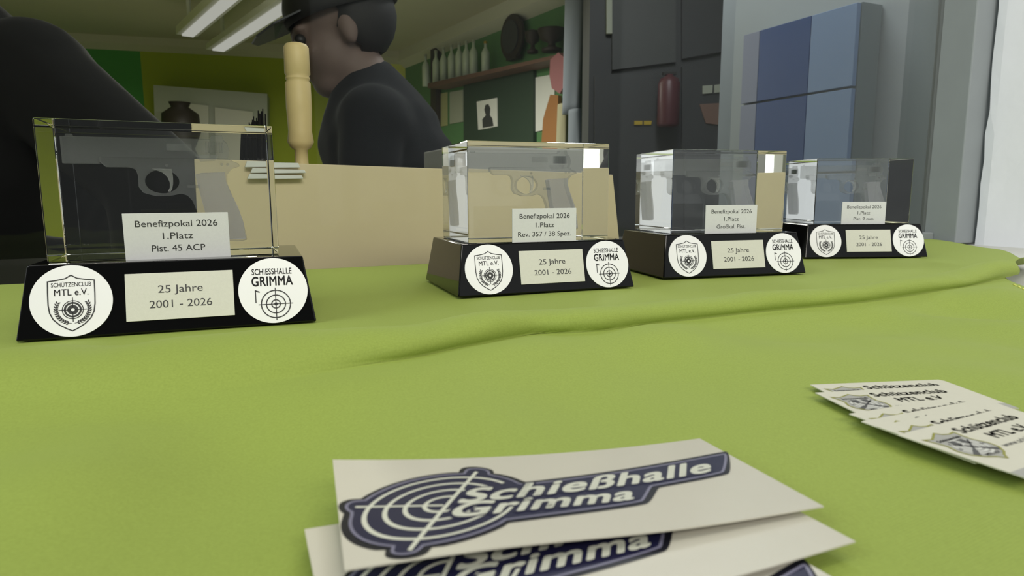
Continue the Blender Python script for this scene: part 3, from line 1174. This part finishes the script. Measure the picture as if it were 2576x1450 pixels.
# grey side wall with the blue cabinet
GW0, GW1 = UV(1.5, .03), UV(1.5, 1.115)
bm = bmesh.new()
slab(bm, [Vector((GW0.x, GW0.y, FLOOR)), Vector((GW1.x, GW1.y, FLOOR)), Vector((GW1.x, GW1.y, CEIL)), Vector((GW0.x, GW0.y, CEIL))], U * .12)
tag(obj('wall_grey', bm, M['grey_wall']), 'pale blue grey wall beside the blue cabinet', kind='structure')
bm = bmesh.new()
slab(bm, [UV(1.62, 1.0, FLOOR), UV(2.2, 1.0, FLOOR), UV(2.2, 1.0, CEIL), UV(1.62, 1.0, CEIL)], N * .1)
slab(bm, [Vector((KR.x, KR.y, FLOOR)), UV(2.2, 1.1, FLOOR), UV(2.2, 1.1, CEIL), Vector((KR.x, KR.y, CEIL))], U * .1)
tag(obj('wall_niche', bm, M['grey_paint']), 'grey wall behind the dark cabinet', kind='structure')
# left wall with a daylight window
LW0, LW1 = UV(-2.55, .03), KL
bm = bmesh.new()
slab(bm, [Vector((LW0.x, LW0.y, FLOOR)), Vector((LW1.x, LW1.y, FLOOR)), Vector((LW1.x, LW1.y, CEIL)), Vector((LW0.x, LW0.y, CEIL))], (-.1, -.02, 0))
tag(obj('wall_left', bm, M['lime']), 'wall at the far left of the reflected room', kind='structure')
bm = bmesh.new()
fl = [UV(-2.7, 0, FLOOR), UV(2.3, 0, FLOOR), Vector((2.6, 6, FLOOR)), Vector((-1, 8, FLOOR)), Vector((-5, 7.0, FLOOR))]
slab(bm, fl, (0, 0, -.05))
tag(obj('floor', bm, M['floor']), 'grey floor of the reflected room built beyond the pane', kind='structure')
bm = bmesh.new()
ce = [UV(-2.7, -.02, CEIL), UV(2.3, -.02, CEIL), Vector((2.6, 6, CEIL)), Vector((-1, 8, CEIL)), Vector((-5, 7.0, CEIL))]
slab(bm, ce, (0, 0, .05))
tag(obj('ceiling', bm, M['ceil']), 'cream ceiling of the reflected room built beyond the pane', kind='structure')
bm = bmesh.new()
d = (KR - KB).normalized()
off = -wn * .09
slab(bm, [KB + off + Vector((0, 0, CEIL)), KB + Vector((0, 0, CEIL)), KB + Vector((0, 0, CEIL - .16)), KB + off + Vector((0, 0, CEIL - .10))], KR - KB)
tag(obj('trim_2', bm, M['coving']), 'pale coving along the top of the green shelf wall', kind='structure')
bm = bmesh.new()
bn = Vector((-bdir.y, bdir.x, 0))
slab(bm, [KB - bn * .07 + Vector((0, 0, CEIL)), KB + Vector((0, 0, CEIL)), KB + Vector((0, 0, CEIL - .12)), KB - bn * .07 + Vector((0, 0, CEIL - .07))], KL - KB)
tag(obj('trim_3', bm, M['ceil']), 'cream coving along the top of the back wall of the reflected room', kind='structure')
# daylight window, far left
wa, wb2 = Vector((-2.16, 2.48, 0)), Vector((-2.10, 3.35, 0))
bm = bmesh.new()
slab(bm, [wa + Vector((0, 0, .10)), wb2 + Vector((0, 0, .10)), wb2 + Vector((0, 0, .58)), wa + Vector((0, 0, .58))], (-.01, 0, 0))
w2 = tag(obj('window_2', bm, M['day']), 'bright daylight window with trees outside at the far left', kind='structure')
bm = bmesh.new()
for za, zb in ((.05, .10), (.58, .64)):
    slab(bm, [wa + Vector((.012, -.05, za)), wb2 + Vector((.012, .05, za)), wb2 + Vector((.012, .05, zb)), wa + Vector((.012, -.05, zb))], (-.05, 0, 0))
for p, q in ((-.05, 0), (.93, .98)):
    dd = (wb2 - wa).normalized()
    slab(bm, [wa + dd * p + Vector((.012, 0, .1)), wa + dd * q + Vector((.012, 0, .1)), wa + dd * q + Vector((.012, 0, .58)), wa + dd * p + Vector((.012, 0, .58))], (-.05, 0, 0))
obj('window_frame', bm, M['white'], w2)
bm = bmesh.new()
slab(bm, [wa + Vector((-.02, -.1, FLOOR)), wb2 + Vector((-.02, .06, FLOOR)), wb2 + Vector((-.02, .06, .05)), wa + Vector((-.02, -.1, .05))], (-.2, 0, 0))
tag(obj('wall_parapet', bm, M['coving']), 'low wall under the daylight window', kind='structure')


# ------------------------------------------------------------------ shelf wall furniture
def sw(px, py, off=0.0):
    return on_plane(px, py, KB - wn * off, wn)


def wall_slab(name, quad, th, m, label, cat, group=None, off=.004, parent=None):
    bm = bmesh.new()
    slab(bm, [sw(x, y, off + th) for x, y in quad], wn * th)
    o = obj(name, bm, m, parent)
    if label:
        tag(o, label, cat, group)
    return o


sh = empty('wall_shelf', sw(1100, 210))
tag(sh, 'long brown wooden shelf on the green wall, carrying bottles', 'shelf')
inv = Matrix.Translation(-sh.location)


def shelf_part(name, quad, th, m, off):
    bm = bmesh.new()
    slab(bm, [sw(x, y, off + th) for x, y in quad], wn * th)
    bm.transform(inv)
    return obj(name, bm, m, sh)


shelf_part('plank', [(1076, 222), (1424, 141), (1424, 132), (1076, 210)], .19, M['shelf_wood'], .004)
shelf_part('upright', [(1083, 318), (1096, 318), (1096, 112), (1083, 114)], .05, M['dark_brown'], .02)

GB = 'bottles standing on the brown wall shelf'
bl = [('first glass bottle from the left end of the brown shelf', 1072, 218, 136), ('tall bottle second on the brown shelf, beside the dark upright', 1098, 214, 126), ('clear bottle third from the left on the brown shelf', 1117, 209, 118),
      ('clear bottle fourth from the left on the brown shelf', 1137, 204, 112), ('clear bottle fifth from the left on the brown shelf', 1156, 199, 106), ('clear bottle sixth from the left on the brown shelf', 1174, 195, 103),
      ('clear bottle seventh from the left on the brown shelf', 1192, 190, 100), ('bottle with a brass cap near the middle of the brown shelf', 1222, 184, 104)]
for i, (lab, px, yb, ytp) in enumerate(bl):
    p = sw(px, yb, .10)
    q = sw(px, ytp, .10)
    hgt = q.z - p.z
    o = empty('bottle', p)
    tag(o, lab, 'bottle', GB)
    r = .036
    bm = bmesh.new()
    lathe(bm, [(r, 0), (r, hgt * .62), (r * .8, hgt * .70), (r * .36, hgt * .80), (r * .34, hgt * .95)], n=20)
    obj('body', bm, M['bottle'], o, smooth=True)
    bm = bmesh.new()
    lathe(bm, [(r * .42, hgt * .93), (r * .42, hgt)], n=16)
    obj('cap', bm, M['brass'] if i == 7 else M['pale_grey'], o)
# oval plaque
o = empty('oval_plaque', sw(1285, 150, .08))
tag(o, 'tall dark oval shield standing on the brown shelf', 'plaque')
ctr, rx, rz_ = sw(1285, 84, .08), .075, None
top, bot = sw(1285, 27, .08), sw(1285, 142, .08)
hh = (top.z - bot.z) / 2
dw = (KR - KB).normalized()
ww = (sw(1312, 84, .08) - sw(1258, 84, .08)).length / 2
bm = bmesh.new()
slab(bm, [Vector((0, 0, hh)) + dw * (ww * math.cos(2 * math.pi * i / 32)) + Vector((0, 0, hh * math.sin(2 * math.pi * i / 32))) for i in range(32)], wn * .03)
obj('shield', bm, M['dark_brown'], o, bevel=.006)
bm = bmesh.new()
slab(bm, [-wn * .012 + Vector((0, 0, hh)) + dw * (ww * .72 * math.cos(2 * math.pi * i / 32)) + Vector((0, 0, hh * .72 * math.sin(2 * math.pi * i / 32))) for i in range(32)], wn * .012)
obj('relief', bm, M['dark_grey'], o, bevel=.004)
bm = bmesh.new()
slab(bm, [dw * -.07, dw * .07, dw * .07 + Vector((0, 0, .03)), dw * -.07 + Vector((0, 0, .03))], wn * .05)
obj('foot', bm, M['dark_brown'], o)
for lab, px, yb, ytp, wpx in (('dark cup on the brown shelf, right of the oval shield', 1340, 128, 74, 14), ('broad dark cup at the right end of the brown shelf', 1388, 124, 68, 26)):
    p, q = sw(px, yb + 6, .10), sw(px, ytp, .10)
    r = (sw(px + wpx, yb, .1) - sw(px - wpx, yb, .1)).length / 2 * .8
    hgt = q.z - p.z
    o = empty('prize_cup', p)
    tag(o, lab, 'cup')
    bm = bmesh.new()
    lathe(bm, [(r * .7, 0), (r * .7, hgt * .12), (r * .3, hgt * .2), (r * .25, hgt * .35), (r * .8, hgt * .5), (r, hgt * .85), (r * 1.02, hgt * .9)], n=20)
    obj('bowl', bm, M['dark_brown'], o, smooth=True)
    bm = bmesh.new()
    lathe(bm, [(r * .9, hgt * .88), (r * .5, hgt * .95), (r * .12, hgt)], n=20)
    obj('lid', bm, M['dark_brown'], o, smooth=True)
wall_slab('wall_sheet', [(1098, 320), (1124, 316), (1124, 232), (1098, 238)], .01, M['pale_yellow'], 'pale yellow sheet under the brown shelf, left of the dark door', 'sheet')
wall_slab('wall_sheet', [(1131, 312), (1164, 306), (1164, 226), (1131, 232)], .01, M['pale_grey'], 'pale grey sheet under the brown shelf, beside the dark door', 'sheet')
dd_ = wall_slab('door_1', [(1166, 470), (1341, 470), (1341, 176), (1166, 208)], .03, M['dark_green'], None, None)
tag(dd_, 'dark green door under the brown shelf', kind='structure')
ps = wall_slab('poster', [(1203, 327), (1251, 318), (1250, 246), (1199, 256)], .006, M['white'], 'white poster with a dark figure on the dark green door', 'poster', off=.036)
bm = bmesh.new()
slab(bm, [sw(x, y, .0445) for x, y in ((1214, 322), (1241, 317), (1238, 298), (1232, 290), (1233, 272), (1228, 262), (1221, 264), (1218, 276), (1222, 290), (1213, 300))], wn * .002)
obj('printed_figure', bm, M['dark_grey'], ps)
wall_slab('wall_notice', [(1345, 332), (1392, 322), (1396, 186), (1343, 196)], .008, M['white'], 'large white notice on the green wall, right of the dark door', 'notice', off=.004)
wall_slab('folder', [(1358, 420), (1402, 420), (1404, 240), (1384, 238), (1366, 300)], .03, M['orange'], 'orange folder hanging in front of the white notice', 'folder', off=.05)
wall_slab('cloth_pennant', [(1388, 222), (1408, 236), (1424, 206), (1424, 148), (1404, 132), (1384, 150), (1382, 190)], .03, M['pink'], 'dull pink pennant hanging at the right end of the brown shelf', 'pennant', off=.21)


# hanging garments
def garment(name, y, xs, ztop_px, zbot_px, m, label, cat):
    """a hanging piece of cloth with vertical folds"""
    bm = bmesh.new()
    n, k = 36, 14
    fr, bk = [], []
    for i in range(n + 1):
        s = i / n
        cf, cb = [], []
        for j in range(k + 1):
            t = j / k
            px = xs[0][0] + (xs[0][1] - xs[0][0]) * s
            px2 = xs[1][0] + (xs[1][1] - xs[1][0]) * s
            py = ztop_px + (zbot_px - ztop_px) * t
            p = at(px * (1 - t) + px2 * t, py, y)
            w = .006 * math.sin(s * 11 + t * 1.2) * (.3 + .7 * t) + .06 * math.sin(s * math.pi)
            cf.append(bm.verts.new(p + Vector((0, -w, 0))))
            cb.append(bm.verts.new(p + Vector((0, .05 + w * .3, 0))))
        fr.append(cf)
        bk.append(cb)
    for i in range(n):
        for j in range(k):
            bm.faces.new((fr[i][j], fr[i + 1][j], fr[i + 1][j + 1], fr[i][j + 1]))
            bm.faces.new((bk[i][j], bk[i][j + 1], bk[i + 1][j + 1], bk[i + 1][j]))
    for i in range(n):
        for j in (0, k):
            bm.faces.new((fr[i][j], fr[i + 1][j], bk[i + 1][j], bk[i][j]))
    for j in range(k):
        for i in (0, n):
            bm.faces.new((fr[i][j], fr[i][j + 1], bk[i][j + 1], bk[i][j]))
    return tag(obj(name, bm, m, smooth=True), label, cat)


garment('hanging_coat', 3.75, ((1424, 1496), (1416, 1478)), -60, 286, M['grey_cloth'], 'long blue grey coat hanging beside the dark steel cabinet', 'coat')
garment('hanging_towel', 3.95, ((1404, 1438), (1398, 1436)), 262, 420, M['tan_cloth'], 'tan towel hanging below the blue grey coat', 'towel')
garment('hanging_scarf', 3.6, ((1432, 1470), (1430, 1476)), 276, 420, M['grey_cloth'], 'grey scarf hanging below the blue grey coat', 'scarf')
# a rail carries them
bm = bmesh.new()
pa, pb = at(1400, -64, 3.8), at(1500, -64, 3.72)
slab(bm, [pa, pb, pb + Vector((0, 0, .03)), pa + Vector((0, 0, .03))], (0, .03, 0))
for px in (1404, 1496):
    p = at(px, -62, 3.76)
    box(bm, p.x - .01, p.x + .01, p.y - .01, p.y + .01, p.z, CEIL)
tag(obj('clothes_rail', bm, M['dark_grey']), 'clothes rail hanging from the ceiling above the coat', 'rail')

# dark steel cabinet
DC = empty('steel_cabinet', at(1660, 485, 3.2))
DC.location.z = FLOOR
tag(DC, 'tall dark grey steel cabinet left of the blue wall cabinet', 'cabinet')
invd = Matrix.Translation(-DC.location)


def dc_part(name, quad, th, m, y=3.2, parent=None):
    bm = bmesh.new()
    slab(bm, [at(px, py, y) for px, py in quad], (0, th, 0))
    bm.transform(invd)
    return obj(name, bm, m, parent or DC)


bm = bmesh.new()
xa, xb = at(1478, 485, 3.2).x, at(1838, 485, 3.2).x
box(bm, xa - DC.location.x, xb - DC.location.x, 0, .3, 0, CEIL - .02 - FLOOR)
obj('carcass', bm, M['dark_grey'], DC)
dc_part('upper_door', [(1540, 176), (1700, 156), (1700, -180), (1540, -180)], .02, M['mid_grey'], 3.179)
dc_part('upper_door', [(1716, 148), (1828, 128), (1828, -180), (1716, -180)], .02, M['dark_grey'], 3.179)
dc_part('lower_door', [(1496, 900), (1700, 900), (1700, 178), (1496, 190)], .02, M['dark_grey'], 3.179)
dc_part('lower_door', [(1716, 900), (1828, 900), (1828, 150), (1716, 168)], .02, M['dark_grey'], 3.179)
dc_part('edge_strip', [(1526, 84), (1540, 84), (1540, -180), (1526, -180)], .02, M['pale_grey'], 3.172)


def dc_thing(name, quad, m, label, cat, group=None):
    bm = bmesh.new()
    slab(bm, [at(px, py, 3.17) for px, py in quad], (0, .008, 0))
    return tag(obj(name, bm, m), label, cat, group)


dc_thing('yellow_label', [(1596, 314), (1616, 314), (1616, 304), (1596, 304)], M['yellow'], 'left one of two small yellow labels on the dark steel cabinet', 'label')
dc_thing('yellow_label', [(1620, 314), (1638, 314), (1640, 304), (1620, 304)], M['yellow'], 'right one of two small yellow labels on the dark steel cabinet', 'label')
dc_thing('white_label', [(1768, 236), (1792, 234), (1793, 214), (1768, 216)], M['pale_grey'], 'left one of two white labels on the dark steel cabinet', 'label')
dc_thing('white_label', [(1797, 234), (1825, 230), (1827, 210), (1797, 214)], M['pale_grey'], 'right one of two white labels on the dark steel cabinet', 'label')
dc_thing('peach_folder', [(1776, 310), (1826, 316), (1832, 258), (1760, 262)], M['peach'], 'peach coloured folder hung low on the dark steel cabinet', 'folder')
fe = empty('fire_extinguisher', at(1680, 318, 3.09))
tag(fe, 'dull red fire extinguisher hung on the dark steel cabinet', 'extinguisher')
hz = at(1680, 182, 3.09).z - fe.location.z
bm = bmesh.new()
lathe(bm, [(.045, 0), (.05, .01), (.05, hz * .78), (.04, hz * .88), (.018, hz * .93), (.018, hz * .96)], n=24)
obj('cylinder_body', bm, M['red'], fe, smooth=True)
bm = bmesh.new()
box(bm, -.02, .02, .04, .085, hz * .5, hz * .6)
obj('bracket', bm, M['dark'], fe)
bm = bmesh.new()
box(bm, -.03, .03, -.012, .012, hz * .95, hz)
obj('valve', bm, M['dark'], fe)

# grey pilaster between steel cabinet and grey wall
bm = bmesh.new()
pA, pB = at(1800, 485, 2.45), at(1856, 485, 2.4)
slab(bm, [Vector((pA.x, pA.y, FLOOR)), Vector((pB.x, pB.y, FLOOR)), Vector((pB.x, pB.y, CEIL)), Vector((pA.x, pA.y, CEIL))], (.04, .12, 0))
tag(obj('trim_4', bm, M['grey_paint']), 'grey door post beside the dark steel cabinet', kind='structure')

# blue wall cabinet
CU = 1.425
cn = UV(1.5, .582)
bc = empty('wall_cabinet', UV(1.4625, .77, 0.02))
tag(bc, 'blue cabinet hung on the grey wall at the right, reflection bands put into its panel colours', 'cabinet')
invb = Matrix.Translation(-bc.location)


def cab_v(px):
    # where the cabinet front (u = CU) is met in that direction
    p = on_plane(px, 300, UV(CU, 0), U)
    return (p - P0).dot(N)


zt_ = .518
bm = bmesh.new()
v0c, v1c = cab_v(2150), cab_v(1868)
box(bm, CU, 1.498, v0c, v1c, -.10, zt_, lambda a, b, c: UV(a, b, c))
bm.transform(invb)
obj('carcass', bm, M['cab_side'], bc, bevel=.002)
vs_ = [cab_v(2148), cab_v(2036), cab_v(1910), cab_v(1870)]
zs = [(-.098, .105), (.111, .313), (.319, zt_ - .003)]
for (va, vb, m) in ((vs_[0], vs_[1], 'blue_pale_reflect'), (vs_[1], vs_[2], 'blue'), (vs_[2], vs_[3], 'blue_grey_reflect')):  # pale and grey strips: pane reflections put into the panel colours
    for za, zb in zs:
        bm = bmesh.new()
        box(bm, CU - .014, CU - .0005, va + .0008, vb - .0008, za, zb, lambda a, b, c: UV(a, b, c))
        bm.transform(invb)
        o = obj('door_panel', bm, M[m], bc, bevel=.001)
        o['label'] = {'blue': 'deep blue panel', 'blue_pale_reflect': 'blue panel coloured as a pale reflection band', 'blue_grey_reflect': 'blue panel coloured as a grey reflection band'}[m]

# back wall furniture: low pale cabinet
def bw(px, py, off=0.0):
    return on_plane(px, py, KB - bn * off, bn)


ca = empty('pale_cabinet', bw(530, 420, .3))
ca.location.z = FLOOR
tag(ca, 'wide pale grey cabinet in front of the lime back wall', 'cabinet')
bm = bmesh.new()
q = [bw(392, 600, .3), bw(672, 600, .3), bw(672, 236, .3), bw(386, 214, .3)]
q[0].z = q[1].z = FLOOR
slab(bm, q, bn * .28)
bm.transform(Matrix.Translation(-ca.location))
obj('carcass', bm, M['pale_grey'], ca)
for xa, xb, ya, yb in ((436, 524, 236, 246), (540, 636, 250, 262)):
    bm = bmesh.new()
    q = [bw(xa, 600, .33), bw(xb, 600, .33), bw(xb, yb + 20, .33), bw(xa, ya + 20, .33)]
    q[0].z = q[1].z = FLOOR + .08
    slab(bm, q, bn * .028)
    bm.transform(Matrix.Translation(-ca.location))
    obj('door', bm, M['coving'], ca)
vp_ = bw(462, 400, .7)
vp_.z = FLOOR
pot = empty('brown_vase', vp_)
tag(pot, 'dark brown urn standing before the pale cabinet', 'urn')
zt2 = bw(462, 258, .7).z - FLOOR
bm = bmesh.new()
lathe(bm, [(.12, 0), (.12, zt2 - .45), (.10, zt2 - .4), (.16, zt2 - .25), (.15, zt2 - .1), (.07, zt2 - .04), (.09, zt2)], n=24)
obj('body', bm, M['dark_brown'], pot, smooth=True)


# ceiling lamps
def batten(name, pa, pb, w, h, label, drop):
    o = empty(name, (pa + pb) / 2)
    tag(o, label, 'lamp', 'batten lamps under the ceiling')
    d = (pb - pa) / 2
    s_ = Vector((-d.y, d.x, 0)).normalized() * w / 2
    bm = bmesh.new()
    slab(bm, [-d - s_, d - s_, d + s_, -d + s_], (0, 0, h))
    obj('housing', bm, M['lamp_body'], o, bevel=.004)
    bm = bmesh.new()
    slab(bm, [-d * .96 - s_ * .55 + Vector((0, 0, -.012)), d * .96 - s_ * .55 + Vector((0, 0, -.012)), d * .96 + s_ * .55 + Vector((0, 0, -.012)), -d * .96 + s_ * .55 + Vector((0, 0, -.012))], (0, 0, .014))
    obj('tube', bm, M['tube'], o, bevel=.004)
    for k in (-.8, .8):
        bm = bmesh.new()
        p = d * k
        box(bm, p.x - .012, p.x + .012, p.y - .012, p.y + .012, h, drop)
        obj('hanger', bm, M['lamp_body'], o)
    return o


def at_z(px, py, z):
    r = ray(px, py)
    return Vector((0, 0, EYE)) + r * ((z - EYE) / r.z)


lz = 1.26
batten('batten_lamp', at_z(545, 128, lz), at_z(790, -32, lz), .17, .05, 'long white batten lamp slanting up behind the capped man', CEIL - lz)
batten('batten_lamp', at_z(470, 90, lz), at_z(585, -10, lz), .15, .06, 'shorter batten lamp left of the long one', CEIL - lz)


# ------------------------------------------------------------------ people: reflections in the pane, built as solid figures beyond it
def skin_mesh(name, chains, m, parent=None, voxel=.008, extra=None, smooth=8):
    """limbs as chains of (point, radius): every chain becomes tapering capsule rows, fused to one surface"""
    bm = bmesh.new()
    for ch in chains:
        for (a, ra), (b, rb) in zip(ch, ch[1:]):
            a, b = Vector(a), Vector(b)
            n = max(2, int((b - a).length / (min(ra if isinstance(ra, float) else ra[0], rb if isinstance(rb, float) else rb[0]) * .5)) + 1)
            for i in range(n + 1):
                t = i / n
                p = a.lerp(b, t)
                va = Vector((ra,) * 3) if isinstance(ra, float) else Vector(ra)
                vb = Vector((rb,) * 3) if isinstance(rb, float) else Vector(rb)
                r = va.lerp(vb, t)
                bmesh.ops.create_icosphere(bm, subdivisions=2, radius=1.0, matrix=Matrix.Translation(p) @ Matrix.Diagonal((r.x, r.y, r.z, 1)))
    if extra:
        extra(bm)
    o = obj(name, bm, m, parent, smooth=True)
    rm = o.modifiers.new('fuse', 'REMESH')
    rm.mode = 'VOXEL'
    rm.voxel_size = voxel
    rm.use_smooth_shade = True
    sm = o.modifiers.new('smooth', 'SMOOTH')
    sm.iterations = smooth
    sm.factor = .5
    return o


def ball(bm, p, r):
    r = (r, r, r) if isinstance(r, float) else r
    bmesh.ops.create_icosphere(bm, subdivisions=3, radius=1.0, matrix=Matrix.Translation(p) @ Matrix.Diagonal((*r, 1)))


def person(loc, J, label, face, shirt_m, shirt_name, shirt_k=1.18, cap=False, hair=True):
    """J: joints relative to loc; face: unit vector the head looks along"""
    o = empty('person', loc)
    tag(o, label, 'person')
    f = Vector(face).normalized()
    side = Vector((-f.y, f.x, 0)).normalized()
    up = side.cross(f) * -1
    if up.z < 0:
        up = -up
    H = Vector(J['head'])

    def hp(a, b, c):
        return H + f * a + side * b + up * c

    def hand(w, dirv, spread):
        dirv = Vector(dirv).normalized()
        sp = Vector(spread).normalized()
        palm_n = dirv.cross(sp)
        ch = [[(w, .024), (w + dirv * .045, .027), (w + dirv * .085, .024)]]
        for k, (ln, of) in enumerate(((.062, .030), (.074, .010), (.070, -.011), (.054, -.030))):
            b = w + dirv * .085 + sp * of
            m1 = b + dirv * ln * .5 + palm_n * .008
            e = m1 + dirv * ln * .42 + palm_n * .026
            ch.append([(b, .0095), (m1, .009), (e, .0075)])
        b = w + dirv * .03 + sp * .026
        ch.append([(b, .013), (b + dirv * .03 + sp * .026, .011), (b + dirv * .06 + sp * .03, .009)])
        return ch
    chains = [
        [(J['pelvis'], (.13, .12, .11)), (J['waist'], (.11, .12, .11)), (J['chest'], (.10, .13, .11)), (J['neck0'], .062)],
        [(J['neck0'], .065), (J['neck1'], .058)],
    ]
    for s in 'LR':
        chains.append([(J['chest'], .085), (J['sh' + s], .050)])
        chains.append([(J['sh' + s], .048), (J['el' + s], .038)])
        chains.append([(J['el' + s], .041), (J['wr' + s], .027)])
        w = Vector(J['wr' + s])
        dv = (w - Vector(J['el' + s])).normalized()
        sp = dv.cross(Vector((0, 0, 1)))
        if sp.length < .1:
            sp = Vector((1, 0, 0))
        chains += hand(w, dv, sp)
        chains.append([(J['hip' + s], .090), (J['kn' + s], .058)])
        chains.append([(J['kn' + s], .056), (J['an' + s], .036)])
        a = Vector(J['an' + s])
        chains.append([(a + Vector((0, 0, -.045)), .038), (a + Vector((f.x, f.y, 0)).normalized() * .16 + Vector((0, 0, -.052)), .032)])

    def headx(bm):
        rot = Matrix((f, side, up)).transposed().to_4x4()

        def el(a, b, c, r):
            bmesh.ops.create_icosphere(bm, subdivisions=3, radius=1.0, matrix=Matrix.Translation(hp(a, b, c)) @ rot @ Matrix.Diagonal((*r, 1)))
        el(-.012, 0, .035, (.092, .074, .085))      # skull
        el(.030, 0, -.030, (.062, .062, .070))      # face
        el(.052, 0, -.078, (.036, .040, .032))      # jaw and chin
        el(.090, 0, -.008, (.016, .013, .022))      # nose
        el(.098, 0, -.020, (.014, .012, .010))
        el(.078, 0, .022, (.018, .050, .012))       # brow
        el(.080, 0, -.052, (.014, .024, .007))      # lips
        el(.080, 0, -.061, (.013, .020, .007))
        for s in (-1, 1):
            el(-.005, s * .074, -.005, (.018, .010, .032))   # ears
            el(.066, s * .032, -.022, (.020, .020, .018))    # cheeks
    skin_mesh('body', chains, M['skin'], o, .0075, headx, 6)
    for s in (-1, 1):
        bm = bmesh.new()
        ball(bm, hp(.083, s * .031, .004), .011)
        obj('eye', bm, M['dark'], o, smooth=True)
    k = shirt_k
    sc = [[(J['pelvis'], (.155 * k, .15 * k, .12)), (J['waist'], (.14 * k, .145 * k, .12)), (J['chest'], (.13 * k, .16 * k, .14 * k)), (J['neck0'], .078)]]
    for s in 'LR':
        sc.append([(J['chest'], .12 * k), (J['sh' + s], .068 * k)])
        sc.append([(J['sh' + s], .064 * k), (J['el' + s], .054 * k)])
        wr = Vector(J['el' + s]).lerp(Vector(J['wr' + s]), .88)
        sc.append([(J['el' + s], .054 * k), (wr, .038 * k)])
    skin_mesh(shirt_name, sc, shirt_m, o, .009, None, 8)
    tc = []
    for s in 'LR':
        tc.append([(J['pelvis'], (.16, .13, .12)), (J['hip' + s], .102)])
        tc.append([(J['hip' + s], .102), (J['kn' + s], .072)])
        an = Vector(J['an' + s])
        tc.append([(J['kn' + s], .072), (an, .056)])
    skin_mesh('trousers', tc, M['trousers'], o, .012, None, 6)
    rot = Matrix((f, side, up)).transposed().to_4x4()
    if cap:
        bm = bmesh.new()
        mtx = Matrix.Translation(hp(-.014, 0, .030)) @ rot @ Matrix.Diagonal((1.08, 1.08, 1.12, 1))
        # crown: upper part of an ellipsoid
        n, kx = 36, 10
        rings = []
        for j in range(kx):
            a = R(-4 + 94 * j / kx)
            rings.append([bm.verts.new(mtx @ Vector((.104 * math.cos(a) * math.cos(2 * math.pi * i / n), .087 * math.cos(a) * math.sin(2 * math.pi * i / n), .010 + .092 * math.sin(a)))) for i in range(n)])
        tip = bm.verts.new(mtx @ Vector((0, 0, .103)))
        for a_, b_ in zip(rings, rings[1:]):
            for i in range(n):
                bm.faces.new((a_[i], a_[(i + 1) % n], b_[(i + 1) % n], b_[i]))
        for i in range(n):
            bm.faces.new((rings[-1][i], rings[-1][(i + 1) % n], tip))
        c = obj('cap', bm, M['hair'], o, smooth=True)
        so = c.modifiers.new('solid', 'SOLIDIFY')
        so.thickness = .004
        bm = bmesh.new()
        pts = [(.075, .066, .012), (.125, .060, .004), (.158, .036, -.004), (.168, 0, -.006), (.158, -.036, -.004), (.125, -.060, .004), (.075, -.066, .012)]
        pts += [(.096, -.036, .014), (.102, 0, .016), (.096, .036, .014)]
        slab(bm, [mtx @ Vector(p) for p in pts], up * .004)
        obj('peak', bm, M['dark_grey'], c, bevel=.001)
    if hair:
        bm = bmesh.new()
        mtx = Matrix.Translation(hp(-.026, 0, .030)) @ rot
        bmesh.ops.create_icosphere(bm, subdivisions=3, radius=1.0, matrix=mtx @ Matrix.Diagonal((.092, .083, .094, 1)))
        bmesh.ops.delete(bm, geom=[v for v in bm.verts if (mtx.inverted() @ v.co).z < -.088 or (mtx.inverted() @ v.co).x > .050 - .25 * max(0, -(mtx.inverted() @ v.co).z)], context='VERTS')
        h = obj('hair', bm, M['hair'], o, smooth=True)
        so = h.modifiers.new('solid', 'SOLIDIFY')
        so.thickness = .006
    return o


# the capped man, bent forward, looking down to the left
b = Vector((-.20, 1.38, FLOOR))
J2 = dict(pelvis=(.0, .02, .88), waist=(-.015, .01, 1.00), chest=(-.065, 0, 1.105), neck0=(-.085, -.01, 1.205), neck1=(-.105, -.02, 1.25), head=(-.132, -.03, 1.318),
          shL=(-.055, -.13, 1.145), elL=(-.075, -.17, .92), wrL=(-.28, -.14, .90), shR=(-.055, .14, 1.145), elR=(-.075, .19, .92), wrR=(-.28, .15, .90),
          hipL=(.0, -.08, .86), knL=(.0, -.09, .47), anL=(.03, -.09, .09), hipR=(.0, .12, .86), knR=(.0, .12, .47), anR=(.03, .12, .09))
person(b, J2, 'person in black cap and black shirt bending forward, looking down to the left', (-.88, -.30, -.30), M['shirt'], 'shirt', 1.0, cap=True)
# the one in black at the left edge, elbow lifted
b = Vector((-.742, .90, FLOOR - .03))
J1 = dict(pelvis=(-.05, .16, .86), waist=(-.05, .12, .98), chest=(.0, .05, 1.12), neck0=(-.02, .02, 1.26), neck1=(-.03, .0, 1.31), head=(-.04, -.02, 1.40),
          shL=(.12, -.015, 1.19), elL=(.30, -.06, 1.05), wrL=(.29, -.08, .90), shR=(-.19, .03, 1.17), elR=(-.30, -.02, .95), wrR=(-.16, -.06, .93),
          hipL=(.04, .16, .84), knL=(.05, .13, .46), anL=(.05, .17, .09), hipR=(-.14, .16, .84), knR=(-.15, .13, .46), anR=(-.15, .17, .09))
person(b, J1, 'person in a loose black jacket with one elbow raised, at the left edge', (-.2, -.95, -.1), M['jacket'], 'jacket', 1.15)
